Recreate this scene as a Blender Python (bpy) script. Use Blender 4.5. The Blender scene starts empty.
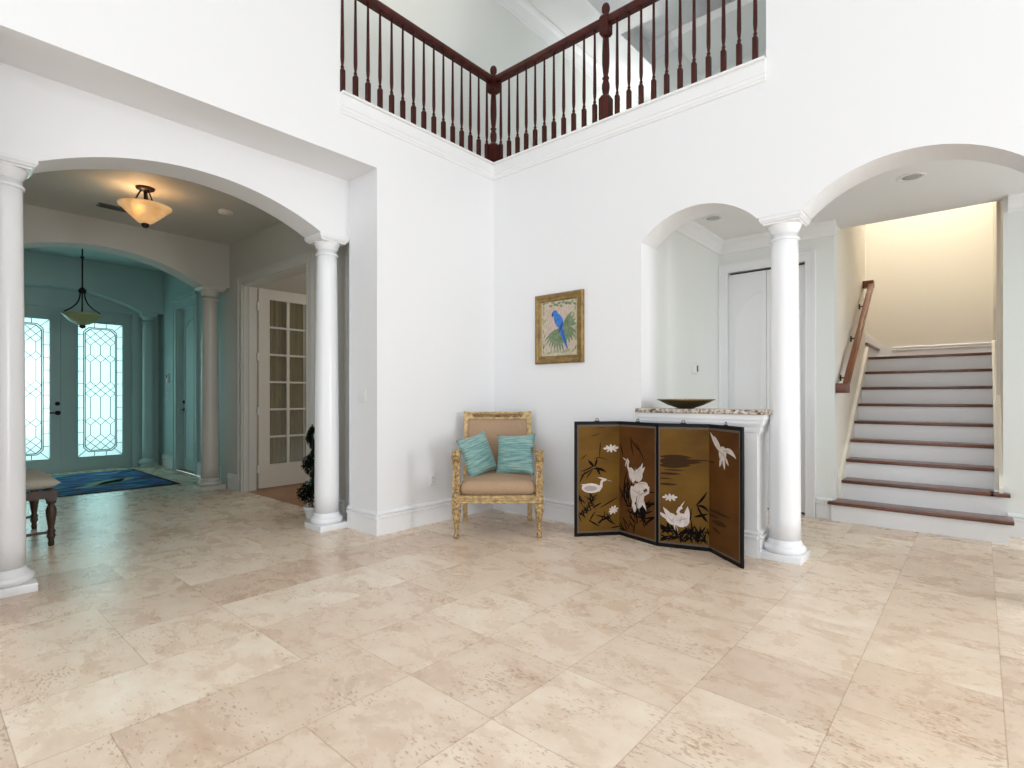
import bpy, bmesh, math, random
from mathutils import Vector, Matrix
random.seed(7)
scene = bpy.context.scene
COL = scene.collection
PI = math.pi
def sgn(v): return -1.0 if v < 0 else 1.0

# ------------------------------------------------------------------ materials
MATS = {}
def new_mat(name):
    m = bpy.data.materials.new(name); m.use_nodes = True
    return m, m.node_tree.nodes, m.node_tree.links, m.node_tree.nodes['Principled BSDF']
def mat(name, color, rough=0.5, metal=0.0, var=0.0, scale=8.0, bump=0.0, bscale=60.0, emit=None, estr=0.0, coat=0.0, stretch=None, spec=None):
    m, n, l, b = new_mat(name)
    b.inputs['Base Color'].default_value = (*color, 1); b.inputs['Roughness'].default_value = rough
    b.inputs['Metallic'].default_value = metal; b.inputs['Coat Weight'].default_value = coat
    if spec is not None: b.inputs['Specular IOR Level'].default_value = spec
    tc = n.new('ShaderNodeTexCoord'); mp = n.new('ShaderNodeMapping')
    l.new(tc.outputs['Object'], mp.inputs['Vector'])
    if stretch: mp.inputs['Scale'].default_value = stretch
    if var > 0:
        nz = n.new('ShaderNodeTexNoise'); nz.inputs['Scale'].default_value = scale; nz.inputs['Detail'].default_value = 5
        cr = n.new('ShaderNodeValToRGB')
        cr.color_ramp.elements[0].position = .3; cr.color_ramp.elements[1].position = .7
        cr.color_ramp.elements[0].color = (*[max(0, c * (1 - var)) for c in color], 1)
        cr.color_ramp.elements[1].color = (*[min(1, c * (1 + var)) for c in color], 1)
        l.new(mp.outputs[0], nz.inputs['Vector']); l.new(nz.outputs['Fac'], cr.inputs['Fac']); l.new(cr.outputs['Color'], b.inputs['Base Color'])
    if bump > 0:
        n2 = n.new('ShaderNodeTexNoise'); n2.inputs['Scale'].default_value = bscale; n2.inputs['Detail'].default_value = 4
        bp = n.new('ShaderNodeBump'); bp.inputs['Strength'].default_value = bump; bp.inputs['Distance'].default_value = .01
        l.new(mp.outputs[0], n2.inputs['Vector']); l.new(n2.outputs['Fac'], bp.inputs['Height']); l.new(bp.outputs[0], b.inputs['Normal'])
    if emit: b.inputs['Emission Color'].default_value = (*emit, 1); b.inputs['Emission Strength'].default_value = estr
    MATS[name] = m
    return m

M_wall = mat('white wall paint', (.86, .86, .87), .6, bump=.04, bscale=180)
M_trim = mat('white gloss trim paint', (.88, .88, .885), .28)
M_col = mat('white column enamel', (.86, .865, .88), .22)
M_ceil = mat('ceiling paint', (.86, .855, .84), .7, bump=.04, bscale=160)
M_hall = mat('hall wall paint', (.84, .86, .83), .6)
M_foy = mat('foyer paint tinted by teal light', (.50, .65, .63), .5)  # white paint with the teal, dim entry light put into its colour
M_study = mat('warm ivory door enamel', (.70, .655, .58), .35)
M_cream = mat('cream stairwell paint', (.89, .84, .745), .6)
M_gal = mat('greige paint dimmed for gallery', (.62, .61, .565), .6)  # base colour darkened to stand in for the gallery's weaker light
M_galtrim = mat('greige enamel dimmed for gallery', (.66, .645, .60), .3)  # gallery dimness is put into this column and casing colour too
M_redwood = mat('dark red stained wood', (.055, .009, .006), .42, var=.45, scale=14, stretch=(1, 1, .15), spec=.25)
M_tread = mat('brown stained stair wood', (.14, .044, .022), .32, var=.4, scale=10, stretch=(.2, 1, 1), coat=.2)
M_rail2 = mat('orange brown handrail wood', (.22, .075, .030), .35, var=.3, scale=10, stretch=(1, .2, .2))
M_woodfloor = mat('warm oak floor', (.36, .14, .045), .3, var=.35, scale=7, stretch=(.3, 4, 1))
M_black = mat('black lacquer', (.005, .005, .006), .45, spec=.15)
M_bronze = mat('dark bronze metal', (.035, .022, .018), .4, metal=.6)
M_brass = mat('aged brass', (.35, .24, .09), .35, metal=.9)
M_plastic = mat('white plastic', (.84, .84, .83), .35)
M_dark = mat('dark socket slots', (.03, .03, .03), .6)
M_lead = mat('lead came', (.02, .03, .03), .5, spec=.2)
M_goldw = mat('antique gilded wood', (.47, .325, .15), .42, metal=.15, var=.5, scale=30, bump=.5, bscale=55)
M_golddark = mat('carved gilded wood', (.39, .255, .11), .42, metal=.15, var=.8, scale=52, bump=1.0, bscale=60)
M_fabric = mat('tan woven upholstery', (.43, .285, .18), .9, var=.2, scale=180, bump=.25, bscale=300)
M_gimp = mat('darker tan piping', (.30, .19, .11), .9)
M_bench = mat('bench linen', (.50, .46, .38), .9, var=.1, scale=60)
M_benchwood = mat('bench walnut', (.055, .030, .018), .45, var=.4, scale=14, stretch=(1, 1, .3))
M_frame = mat('gold picture frame', (.26, .165, .055), .35, metal=.4, var=.3, scale=20)
M_leafdark = mat('black green topiary leaves', (.005, .011, .007), .9, spec=.05)
M_shrub = mat('garden shrub leaves', (.10, .36, .05), .7, var=.5, scale=6)
M_pot = mat('white ceramic pot', (.8, .8, .8), .3)
M_soil = mat('potting soil', (.03, .02, .012), .9)

def teal_mat():
    m, n, l, b = new_mat('teal slubbed silk')
    tc = n.new('ShaderNodeTexCoord'); mp = n.new('ShaderNodeMapping'); mp.inputs['Scale'].default_value = (5, 5, 95)
    nz = n.new('ShaderNodeTexNoise'); nz.inputs['Scale'].default_value = 1.6; nz.inputs['Detail'].default_value = 4
    cr = n.new('ShaderNodeValToRGB'); e = cr.color_ramp.elements
    e[0].position = .3; e[0].color = (.05, .17, .18, 1); e[1].position = .72; e[1].color = (.46, .56, .46, 1)
    x = e.new(.5); x.color = (.17, .35, .34, 1)
    l.new(tc.outputs['Object'], mp.inputs[0]); l.new(mp.outputs[0], nz.inputs['Vector']); l.new(nz.outputs['Fac'], cr.inputs[0]); l.new(cr.outputs[0], b.inputs['Base Color'])
    b.inputs['Roughness'].default_value = .5; b.inputs['Sheen Weight'].default_value = .3
    return m
M_teal = teal_mat()

def travertine():
    m, n, l, b = new_mat('beige travertine tiles')
    T = .48
    tc = n.new('ShaderNodeTexCoord'); sx = n.new('ShaderNodeSeparateXYZ'); l.new(tc.outputs['Object'], sx.inputs[0])
    def math_(op, a, bb=None, c=None):
        q = n.new('ShaderNodeMath'); q.operation = op
        for i, v in enumerate((a, bb, c)):
            if v is None: continue
            if isinstance(v, (int, float)): q.inputs[i].default_value = v
            else: l.new(v, q.inputs[i])
        return q.outputs[0]
    fx = math_('DIVIDE', math_('SUBTRACT', sx.outputs['X'], 3.05), T)
    ix = math_('FLOOR', fx)
    # strips along Y, every strip shifted a little, and tiles of two lengths
    wn0 = n.new('ShaderNodeTexWhiteNoise'); wn0.noise_dimensions = '1D'; l.new(ix, wn0.inputs['W'])
    sh = math_('MULTIPLY', math_('ROUND', math_('MULTIPLY', wn0.outputs['Value'], 2.0)), .5)
    fy = math_('ADD', math_('DIVIDE', math_('SUBTRACT', sx.outputs['Y'], -.83), T), sh)
    iy = math_('FLOOR', fy)
    # join pairs of tiles into a long one at random
    cv = n.new('ShaderNodeCombineXYZ'); l.new(ix, cv.inputs[0]); l.new(math_('FLOOR', math_('DIVIDE', fy, 2.0)), cv.inputs[1])
    wj = n.new('ShaderNodeTexWhiteNoise'); wj.noise_dimensions = '2D'; l.new(cv.outputs[0], wj.inputs['Vector'])
    joined = math_('GREATER_THAN', wj.outputs['Value'], .62)
    half = math_('FLOOR', math_('DIVIDE', fy, 2.0))
    iyy = math_('ADD', math_('MULTIPLY', iy, math_('SUBTRACT', 1.0, joined)), math_('MULTIPLY', math_('ADD', math_('MULTIPLY', half, 2.0), .37), joined))
    cid = n.new('ShaderNodeCombineXYZ'); l.new(ix, cid.inputs[0]); l.new(iyy, cid.inputs[1])
    wt = n.new('ShaderNodeTexWhiteNoise'); wt.noise_dimensions = '2D'; l.new(cid.outputs[0], wt.inputs['Vector'])
    # joints
    gx = math_('ABSOLUTE', math_('SUBTRACT', math_('FRACT', fx), .5))
    gy1 = math_('ABSOLUTE', math_('SUBTRACT', math_('FRACT', fy), .5))
    gy2 = math_('ADD', math_('MULTIPLY', math_('SUBTRACT', math_('ABSOLUTE', math_('SUBTRACT', math_('FRACT', math_('DIVIDE', fy, 2.0)), .5)), .5), 2.0), .5)
    gy = math_('ADD', math_('MULTIPLY', gy1, math_('SUBTRACT', 1.0, joined)), math_('MULTIPLY', gy2, joined))
    joint = math_('GREATER_THAN', math_('MAXIMUM', gx, gy), .4955)
    # veins: noise stretched differently by tile offset
    off = n.new('ShaderNodeVectorMath'); off.operation = 'MULTIPLY_ADD'
    l.new(wt.outputs['Color'], off.inputs[0]); off.inputs[1].default_value = (7, 7, 7); l.new(tc.outputs['Object'], off.inputs[2])
    mp = n.new('ShaderNodeMapping'); mp.inputs['Scale'].default_value = (1, 1.55, 1); mp.inputs['Rotation'].default_value = (0, 0, .75); l.new(off.outputs[0], mp.inputs[0])
    nz = n.new('ShaderNodeTexNoise'); nz.inputs['Scale'].default_value = 4.2; nz.inputs['Detail'].default_value = 10; nz.inputs['Roughness'].default_value = .66; nz.inputs['Distortion'].default_value = .35
    l.new(mp.outputs[0], nz.inputs['Vector'])
    cr = n.new('ShaderNodeValToRGB'); e = cr.color_ramp.elements
    e[0].position = .28; e[0].color = (.71, .53, .395, 1); e[1].position = .72; e[1].color = (.93, .81, .67, 1)
    k = e.new(.5); k.color = (.84, .685, .54, 1)
    l.new(nz.outputs['Fac'], cr.inputs[0])
    tint = n.new('ShaderNodeMix'); tint.data_type = 'RGBA'; tint.blend_type = 'MULTIPLY'; tint.inputs[0].default_value = 1
    tr = n.new('ShaderNodeValToRGB'); t = tr.color_ramp.elements
    t[0].color = (.86, .81, .78, 1); t[1].color = (1.09, 1.12, 1.13, 1); kk = t.new(.5); kk.color = (.98, .96, .94, 1)
    l.new(wt.outputs['Value'], tr.inputs[0]); l.new(cr.outputs[0], tint.inputs[6]); l.new(tr.outputs[0], tint.inputs[7])
    # pits: small elongated darker pores in clusters
    mp2 = n.new('ShaderNodeMapping'); mp2.inputs['Scale'].default_value = (1, 2.4, 1); mp2.inputs['Rotation'].default_value = (0, 0, .75); l.new(off.outputs[0], mp2.inputs[0])
    pz = n.new('ShaderNodeTexNoise'); pz.inputs['Scale'].default_value = 38; pz.inputs['Detail'].default_value = 2; l.new(mp2.outputs[0], pz.inputs['Vector'])
    pc = n.new('ShaderNodeTexNoise'); pc.inputs['Scale'].default_value = 3.2; pc.inputs['Detail'].default_value = 1; l.new(off.outputs[0], pc.inputs['Vector'])
    thr = math_('SUBTRACT', .87, math_('MULTIPLY', pc.outputs['Fac'], .44))
    pit = n.new('ShaderNodeMapRange'); pit.interpolation_type = 'SMOOTHSTEP'
    l.new(math_('SUBTRACT', pz.outputs['Fac'], thr), pit.inputs[0]); pit.inputs[1].default_value = -.005; pit.inputs[2].default_value = .03
    mx = n.new('ShaderNodeMix'); mx.data_type = 'RGBA'; mx.blend_type = 'MULTIPLY'; mx.inputs[7].default_value = (.74, .66, .60, 1)
    l.new(pit.outputs[0], mx.inputs[0]); l.new(tint.outputs[2], mx.inputs[6])
    mj = n.new('ShaderNodeMix'); mj.data_type = 'RGBA'; mj.blend_type = 'MULTIPLY'; mj.inputs[7].default_value = (.72, .66, .60, 1)
    l.new(joint, mj.inputs[0]); l.new(mx.outputs[2], mj.inputs[6]); l.new(mj.outputs[2], b.inputs['Base Color'])
    rg = n.new('ShaderNodeMapRange'); l.new(nz.outputs['Fac'], rg.inputs[0]); rg.inputs[3].default_value = .20; rg.inputs[4].default_value = .36
    l.new(rg.outputs[0], b.inputs['Roughness'])
    bp = n.new('ShaderNodeBump'); bp.inputs['Strength'].default_value = .25; bp.inputs['Distance'].default_value = .004; bp.invert = True
    l.new(math_('ADD', joint, pit.outputs[0]), bp.inputs['Height']); l.new(bp.outputs[0], b.inputs['Normal'])
    b.inputs['Specular IOR Level'].default_value = .45
    return m
M_floor = travertine()

def granite():
    m, n, l, b = new_mat('speckled granite')
    tc = n.new('ShaderNodeTexCoord'); v = n.new('ShaderNodeTexVoronoi'); v.inputs['Scale'].default_value = 75
    nz = n.new('ShaderNodeTexNoise'); nz.inputs['Scale'].default_value = 40; nz.inputs['Detail'].default_value = 3
    cr = n.new('ShaderNodeValToRGB'); e = cr.color_ramp.elements; cr.color_ramp.interpolation = 'CONSTANT'
    e[0].position = 0; e[0].color = (.05, .04, .035, 1); e[1].position = .62; e[1].color = (.72, .66, .58, 1)
    a = e.new(.38); a.color = (.30, .22, .16, 1); a = e.new(.5); a.color = (.55, .47, .38, 1)
    l.new(tc.outputs['Object'], nz.inputs['Vector']); l.new(nz.outputs['Fac'], cr.inputs[0]); l.new(cr.outputs[0], b.inputs['Base Color'])
    b.inputs['Roughness'].default_value = .15
    return m
M_granite = granite()

def rug_mat():
    m, n, l, b = new_mat('blue teal leaf rug')
    tc = n.new('ShaderNodeTexCoord'); mp = n.new('ShaderNodeMapping'); mp.inputs['Scale'].default_value = (2.4, .55, 1); mp.inputs['Rotation'].default_value = (0, 0, .25)
    wv = n.new('ShaderNodeTexNoise'); wv.inputs['Scale'].default_value = 2.2; wv.inputs['Distortion'].default_value = 2.2; wv.inputs['Detail'].default_value = 2.0
    cr = n.new('ShaderNodeValToRGB'); e = cr.color_ramp.elements
    e[0].position = .30; e[0].color = (.004, .007, .014, 1); e[1].position = .72; e[1].color = (.38, .62, .55, 1)
    for p, c in ((.41, (.006, .012, .035)), (.48, (.01, .06, .40)), (.56, (.02, .24, .50)), (.63, (.03, .42, .38))):
        a = e.new(p); a.color = (*c, 1)
    l.new(tc.outputs['Object'], mp.inputs[0]); l.new(mp.outputs[0], wv.inputs[0]); l.new(wv.outputs['Fac'], cr.inputs[0]); l.new(cr.outputs[0], b.inputs['Base Color'])
    b.inputs['Roughness'].default_value = .9
    return m
M_rug = rug_mat()
M_rugedge = mat('rug navy border', (.006, .009, .018), .9)

def glass_mat(name, tint, mixf, gl=.07):
    m = bpy.data.materials.new(name); m.use_nodes = True; n = m.node_tree.nodes; l = m.node_tree.links
    n.remove(n['Principled BSDF']); out = n['Material Output']
    t = n.new('ShaderNodeBsdfTransparent'); t.inputs[0].default_value = (*tint, 1)
    tl = n.new('ShaderNodeBsdfTranslucent'); tl.inputs[0].default_value = (.8, .9, .9, 1)
    g = n.new('ShaderNodeBsdfGlossy'); g.inputs['Roughness'].default_value = .12
    a = n.new('ShaderNodeMixShader'); a.inputs[0].default_value = mixf
    b = n.new('ShaderNodeMixShader'); b.inputs[0].default_value = gl
    l.new(t.outputs[0], a.inputs[1]); l.new(tl.outputs[0], a.inputs[2]); l.new(a.outputs[0], b.inputs[1]); l.new(g.outputs[0], b.inputs[2]); l.new(b.outputs[0], out.inputs[0])
    return m
M_glass = glass_mat('clear window glass', (.95, .97, .97), .03, .04)
M_frost = glass_mat('textured bevelled glass', (.86, .95, .94), .30, .04)

def goldleaf(name, c1, c2):
    m, n, l, b = new_mat(name)
    tc = n.new('ShaderNodeTexCoord'); mp = n.new('ShaderNodeMapping'); mp.inputs['Scale'].default_value = (1, 1, 2.2)
    nz = n.new('ShaderNodeTexNoise'); nz.inputs['Scale'].default_value = 2.2; nz.inputs['Detail'].default_value = 4
    cr = n.new('ShaderNodeValToRGB'); e = cr.color_ramp.elements; e[0].position = .3; e[0].color = (*c1, 1); e[1].position = .7; e[1].color = (*c2, 1)
    l.new(tc.outputs['Object'], mp.inputs[0]); l.new(mp.outputs[0], nz.inputs[0]); l.new(nz.outputs[0], cr.inputs[0]); l.new(cr.outputs[0], b.inputs['Base Color'])
    b.inputs['Roughness'].default_value = .55; b.inputs['Specular IOR Level'].default_value = .12
    return m
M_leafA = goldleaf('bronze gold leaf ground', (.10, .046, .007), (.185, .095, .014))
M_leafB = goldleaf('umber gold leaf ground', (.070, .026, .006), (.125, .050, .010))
M_brocade = mat('grey brown brocade border', (.10, .075, .05), .7, var=.4, scale=90)
M_bird = mat('pearl white bird paint', (.62, .54, .50), .5, var=.15, scale=30)
M_birdgrey = mat('grey feather paint', (.36, .30, .27), .5)
M_ink = mat('black ink grass', (.006, .005, .004), .8, spec=.05)
M_inkbrown = mat('brown ink reeds', (.030, .009, .005), .8, spec=.05)
M_mist = mat('umber mist paint', (.045, .021, .007), .7, spec=.1)
M_print = mat('aged parrot print paper', (.55, .47, .34), .7, var=.2, scale=18)
M_printin = mat('rose beige print ground', (.55, .44, .36), .7, var=.22, scale=25, stretch=(4, 1, 1))
M_green = mat('painted foliage green', (.16, .22, .12), .7, var=.4, scale=30)
M_greenl = mat('painted pale leaf', (.30, .33, .20), .7)
M_blue = mat('parrot blue', (.03, .17, .52), .6, var=.25, scale=40)
M_blued = mat('parrot dark blue', (.015, .05, .22), .6)
M_curtain = mat('olive door curtain', (.27, .18, .07), .9, var=.2, scale=8, stretch=(12, 12, .3))

# ------------------------------------------------------------------ mesh helpers
class MB:
    def __init__(s): s.bm = bmesh.new(); s.M = Matrix.Identity(4); s.smooth = set()
    def v(s, p): return s.bm.verts.new(s.M @ Vector(p))
    def face(s, vs, smooth=False):
        try: f = s.bm.faces.new(vs)
        except ValueError: return None
        f.smooth = smooth; return f
    def box(s, x0, x1, y0, y1, z0, z1, bev=0.0):
        if bev <= 0:
            v = [s.v((x, y, z)) for x in (x0, x1) for y in (y0, y1) for z in (z0, z1)]
            for q in ((0, 1, 3, 2), (4, 6, 7, 5), (0, 4, 5, 1), (2, 3, 7, 6), (0, 2, 6, 4), (1, 5, 7, 3)): s.face([v[i] for i in q])
        else:
            t = bmesh.new(); r = bmesh.ops.create_cube(t, size=1)
            for vv in t.verts: vv.co = Vector(((x0 + x1) / 2 + vv.co.x * (x1 - x0), (y0 + y1) / 2 + vv.co.y * (y1 - y0), (z0 + z1) / 2 + vv.co.z * (z1 - z0)))
            bmesh.ops.bevel(t, geom=list(t.edges), offset=bev, segments=3, affect='EDGES', profile=.5)
            mp = {vv: s.v(vv.co) for vv in t.verts}
            for f in t.faces: s.face([mp[q] for q in f.verts], True)
            t.free()
        return s
    def prism(s, pts, plane, a0, a1, smooth=False):
        def mk(p, a):
            if plane == 'xz': return (p[0], a, p[1])
            if plane == 'yz': return (a, p[0], p[1])
            return (p[0], p[1], a)
        A = [s.v(mk(p, a0)) for p in pts]; B = [s.v(mk(p, a1)) for p in pts]
        s.face(A); s.face(B[::-1]); n = len(pts)
        for i in range(n): s.face([A[i], B[i], B[(i + 1) % n], A[(i + 1) % n]], smooth)
        return s
    def lathe(s, prof, c=(0, 0, 0), seg=32, smooth=True):
        rings = []
        for r, z in prof:
            rings.append([s.v((c[0] + r * math.cos(2 * PI * k / seg), c[1] + r * math.sin(2 * PI * k / seg), c[2] + z)) for k in range(seg)])
        for a, b in zip(rings, rings[1:]):
            for k in range(seg): s.face([a[k], a[(k + 1) % seg], b[(k + 1) % seg], b[k]], smooth)
        if prof[0][0] > 1e-4: s.face(rings[0][::-1])
        if prof[-1][0] > 1e-4: s.face(rings[-1])
        return s
    def squarelathe(s, prof, c=(0, 0, 0)):
        return s.lathe([(r * math.sqrt(2), z) for r, z in prof], c, 4, False) if False else s._sq(prof, c)
    def _sq(s, prof, c):
        rings = [[s.v((c[0] + r * a, c[1] + r * b, c[2] + z)) for a, b in ((-1, -1), (1, -1), (1, 1), (-1, 1))] for r, z in prof]
        for a, b in zip(rings, rings[1:]):
            for k in range(4): s.face([a[k], a[(k + 1) % 4], b[(k + 1) % 4], b[k]])
        s.face(rings[0][::-1]); s.face(rings[-1]); return s
    def tube(s, pts, r, seg=10, smooth=True, cap=True):
        pts = [Vector(p) for p in pts]; rr = r if isinstance(r, (list, tuple)) else [r] * len(pts)
        rings = []; up0 = None
        for i, p in enumerate(pts):
            d = (pts[min(i + 1, len(pts) - 1)] - pts[max(i - 1, 0)]).normalized()
            if up0 is None: up0 = Vector((0, 0, 1)) if abs(d.z) < .9 else Vector((1, 0, 0))
            a = d.cross(up0); a = a.normalized() if a.length > 1e-5 else Vector((1, 0, 0)); up0 = a.cross(d).normalized()
            rings.append([s.v(p + rr[i] * (math.cos(2 * PI * k / seg) * a + math.sin(2 * PI * k / seg) * up0)) for k in range(seg)])
        for a, b in zip(rings, rings[1:]):
            for k in range(seg): s.face([a[k], a[(k + 1) % seg], b[(k + 1) % seg], b[k]], smooth)
        if cap: s.face(rings[0][::-1]); s.face(rings[-1])
        return s
    def sweep(s, prof, a, b, nrm, up=(0, 0, 1), caps=True):
        """moulding: profile (out, up) points extruded from a to b; nrm = outward from the wall"""
        a = Vector(a); b = Vector(b); nrm = Vector(nrm); up = Vector(up)
        A = [s.v(a + nrm * p[0] + up * p[1]) for p in prof]; B = [s.v(b + nrm * p[0] + up * p[1]) for p in prof]
        n = len(prof)
        for i in range(n): s.face([A[i], B[i], B[(i + 1) % n], A[(i + 1) % n]])
        if caps: s.face(A); s.face(B[::-1])
        return s
    def flat(s, pts, plane, a, t):  # thin painted shape with a real thickness
        return s.prism(pts, plane, a, a + t)
    def build(s, name, material, parent=None):
        bmesh.ops.recalc_face_normals(s.bm, faces=list(s.bm.faces))
        me = bpy.data.meshes.new(name); s.bm.to_mesh(me); s.bm.free()
        o = bpy.data.objects.new(name, me); COL.objects.link(o)
        for m_ in (material if isinstance(material, list) else [material]): me.materials.append(m_)
        if parent: o.parent = parent
        return o
def tag(o, label=None, cat=None, group=None, kind=None):
    if label: o['label'] = label
    if cat: o['category'] = cat
    if group: o['group'] = group
    if kind: o['kind'] = kind
    return o
def empty(name, loc, rz=0.0, label=None, cat=None, group=None, kind=None):
    o = bpy.data.objects.new(name, None); COL.objects.link(o); o.empty_display_size = .1
    o.location = loc; o.rotation_euler = (0, 0, rz)
    return tag(o, label, cat, group, kind)
def struct(name, mb, m, label=None):
    o = mb.build(name, m); o['kind'] = 'structure'
    if label: o['label'] = label
    return o
def copy_tree(o, parent=None):
    c = o.copy(); COL.objects.link(c); c.parent = parent
    for ch in list(o.children): copy_tree(ch, c)
    return c
def arc(x0, z0, x1, z1, rise, n=28):
    """points of a segmental arch from (x0,z0) to (x1,z1)"""
    w = abs(x1 - x0); R = (w * w / 4 + rise * rise) / (2 * rise); cx = (x0 + x1) / 2; zb = (z0 + z1) / 2
    a = math.asin(min(1, (w / 2) / R)); s = 1 if x1 > x0 else -1; out = []
    for i in range(n + 1):
        t = -a + 2 * a * i / n
        out.append((cx + s * R * math.sin(t), zb + rise - R + R * math.cos(t)))
    return out

# ------------------------------------------------------------------ key dimensions
XL, YL = 8.6, -9.0            # far sides of the living room (behind the camera)
ZC = 6.5
WT = .29
# ------------------------------------------------------------------ floors
struct('floor', MB().box(-7.03, XL, YL, 0, -.1, 0).box(-7.03, -3.78, -9, 0, -.1, -.0005) if False else
       MB().prism([(-7.1, YL), (XL, YL), (XL, 2.09), (1.6, 2.09), (1.6, 0), (-.44, 0), (-.44, -1.31), (-7.1, -1.31 + .12)], 'xy', -.1, 0), M_floor,
       'beige travertine tile floor')
struct('floor_study', MB().box(-5.0, -.72, -1.19, 2.5, -.1, .002), M_woodfloor, 'brown wood floor of the study')
struct('floor_study_sill', MB().box(-3.08, -1.41, -1.31, -1.19, -.09, .002), M_woodfloor)

# ------------------------------------------------------------------ wall_right_of_corner (wall B) with two arches
a1 = arc(2.69, 2.53, 1.742, 2.53, .21)
a2 = arc(4.17, 2.53, 2.99, 2.53, .24)
outl = [(0, 0), (0, 3.62), (2.753, 3.62), (2.753, ZC), (XL, ZC), (XL, 0), (4.17, 0)] + a2 + a1 + [(1.742, 0)]
struct('wall_back', MB().prism(outl, 'xz', 0, WT), M_wall, 'white wall with two arches')
# wall A with rectangular recess
outl = [(0.29, 0), (0.29, 3.62), (-1.834, 3.62), (-1.834, ZC), (YL, ZC), (YL, 0), (-3.925, 0), (-3.925, 3.19), (-1.475, 3.19), (-1.475, 0)]
struct('wall_left', MB().prism(outl, 'yz', -.44, 0), M_wall, 'white wall with recessed arched opening')
# arch wall behind it
def arch_wall(name, xf, yl, yr, spring, rise, ol, orr, ztop, m, jamb=None, lab=None):
    a = arc(ol, spring, orr, spring, rise)
    pts = [(yl, spring), (yl, ztop), (yr, ztop), (yr, spring)] + a[::-1]
    struct(name, MB().prism(pts, 'yz', xf - .28, xf), m, lab)
arch_wall('wall_arch_gallery', -.44, -3.925, -1.475, 2.66, .23, -3.635, -1.76, 3.45, M_wall, lab='white arched wall over two columns')
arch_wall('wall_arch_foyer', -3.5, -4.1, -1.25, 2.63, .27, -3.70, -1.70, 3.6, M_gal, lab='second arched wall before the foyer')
arch_wall('wall_arch_entry', -6.75, -4.3, -1.19, 2.64, .27, -3.72, -1.50, 3.6, M_foy, lab='arched wall over the front doors')
# gallery and foyer shells
def wall_open(name, plane_y0, y1, xa, xb, ztop, ox0, ox1, oz, m, lab=None):
    pts = [(xa, 0), (xa, ztop), (xb, ztop), (xb, 0)]
    if ox0 is not None: pts += [(ox1, 0), (ox1, oz), (ox0, oz), (ox0, 0)] if xb > xa else []
    struct(name, MB().prism(pts, 'xz', plane_y0, y1), m, lab)
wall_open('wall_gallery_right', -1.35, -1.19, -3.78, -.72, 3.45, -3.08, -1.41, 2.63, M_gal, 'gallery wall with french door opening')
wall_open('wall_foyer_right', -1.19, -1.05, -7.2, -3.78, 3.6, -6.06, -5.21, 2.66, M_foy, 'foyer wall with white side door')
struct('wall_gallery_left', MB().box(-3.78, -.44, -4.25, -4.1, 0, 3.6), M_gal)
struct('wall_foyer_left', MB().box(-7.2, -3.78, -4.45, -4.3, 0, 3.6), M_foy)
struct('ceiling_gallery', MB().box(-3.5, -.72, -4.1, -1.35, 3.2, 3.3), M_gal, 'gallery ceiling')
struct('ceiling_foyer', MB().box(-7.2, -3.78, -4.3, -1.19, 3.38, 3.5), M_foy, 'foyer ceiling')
# pier behind the corner
struct('wall_pier', MB().box(-.72, -.44, -1.34, .29, 0, 3.55), M_wall)
# study shell
struct('wall_study_back', MB().box(-5.0, -.72, 2.5, 2.6, 0, 3.3), M_cream)
struct('wall_study_left', MB().box(-5.1, -5.0, -1.05, 2.6, 0, 3.3), M_cream)
struct('ceiling_study', MB().box(-5.0, -.72, -1.19, 2.5, 3.0, 3.1), M_ceil)
# hallway behind wall B
YH = 1.83
struct('wall_hall_left', MB().box(1.6, 1.742, .29, YH + .2, 0, 3.0), M_hall, 'niche side wall with thermostat')
pts = [(1.6, 0), (1.6, 3.3), (2.865, 3.3), (2.865, 0), (2.62, 0), (2.62, 2.58), (1.83, 2.58), (1.83, 0)]
struct('wall_hall_back', MB().prism(pts, 'xz', YH, YH + .13), M_hall, 'hall wall with closet opening')
struct('wall_hall_right', MB().box(4.09, 6.0, 2.09, 2.22, 0, 3.3), M_hall)
struct('wall_hall_end', MB().box(6.0, 6.12, .29, 2.22, 0, .3).box(6.0, 6.12, .29, 2.22, 2.6, 3.3).box(6.0, 6.12, .29, .5, .3, 2.6).box(6.0, 6.12, 2.0, 2.22, .3, 2.6), M_hall)  # unseen end wall; its opening is added to let the hall fill in
struct('ceiling_hall', MB().box(1.6, 6.0, .29, 2.14, 2.92, 3.05), M_ceil, 'hall ceiling')
# stairwell
YB = 4.8
struct('wall_stair_left', MB().box(2.76, 2.865, YH + .13, 3.68, 0, 5.6), M_cream, 'cream wall left of the stairs')
struct('wall_stair_right', MB().box(4.09, 4.22, 2.22, 2.9, 0, 5.6).box(4.062, 4.22, 2.9, YB, 0, 5.6).prism([(2.0, 0), (2.9, 0), (2.9, 1.22), (2.19, .60), (2.0, .42)], 'yz', 4.062, 4.09), M_cream, 'cream wall right of the stairs')
struct('wall_stair_back', MB().box(1.2, 4.22, YB, YB + .12, 0, 5.6), M_cream, 'cream wall above the landing')
struct('wall_stair_above', MB().box(2.76, 4.22, 2.04, 2.14, 3.05, 5.6), M_cream)
struct('wall_stair_return', MB().box(1.2, 2.88, 3.56, 3.68, 0, 5.6) if False else MB().box(1.2, 2.76, 3.56, 3.68, 0, 5.6), M_cream)
struct('wall_stair_end', MB().box(1.08, 1.2, 3.56, YB + .12, 0, 5.6), M_cream)
struct('ceiling_stair', MB().box(1.08, 4.22, 2.04, YB + .12, 5.6, 5.7), M_ceil)
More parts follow.
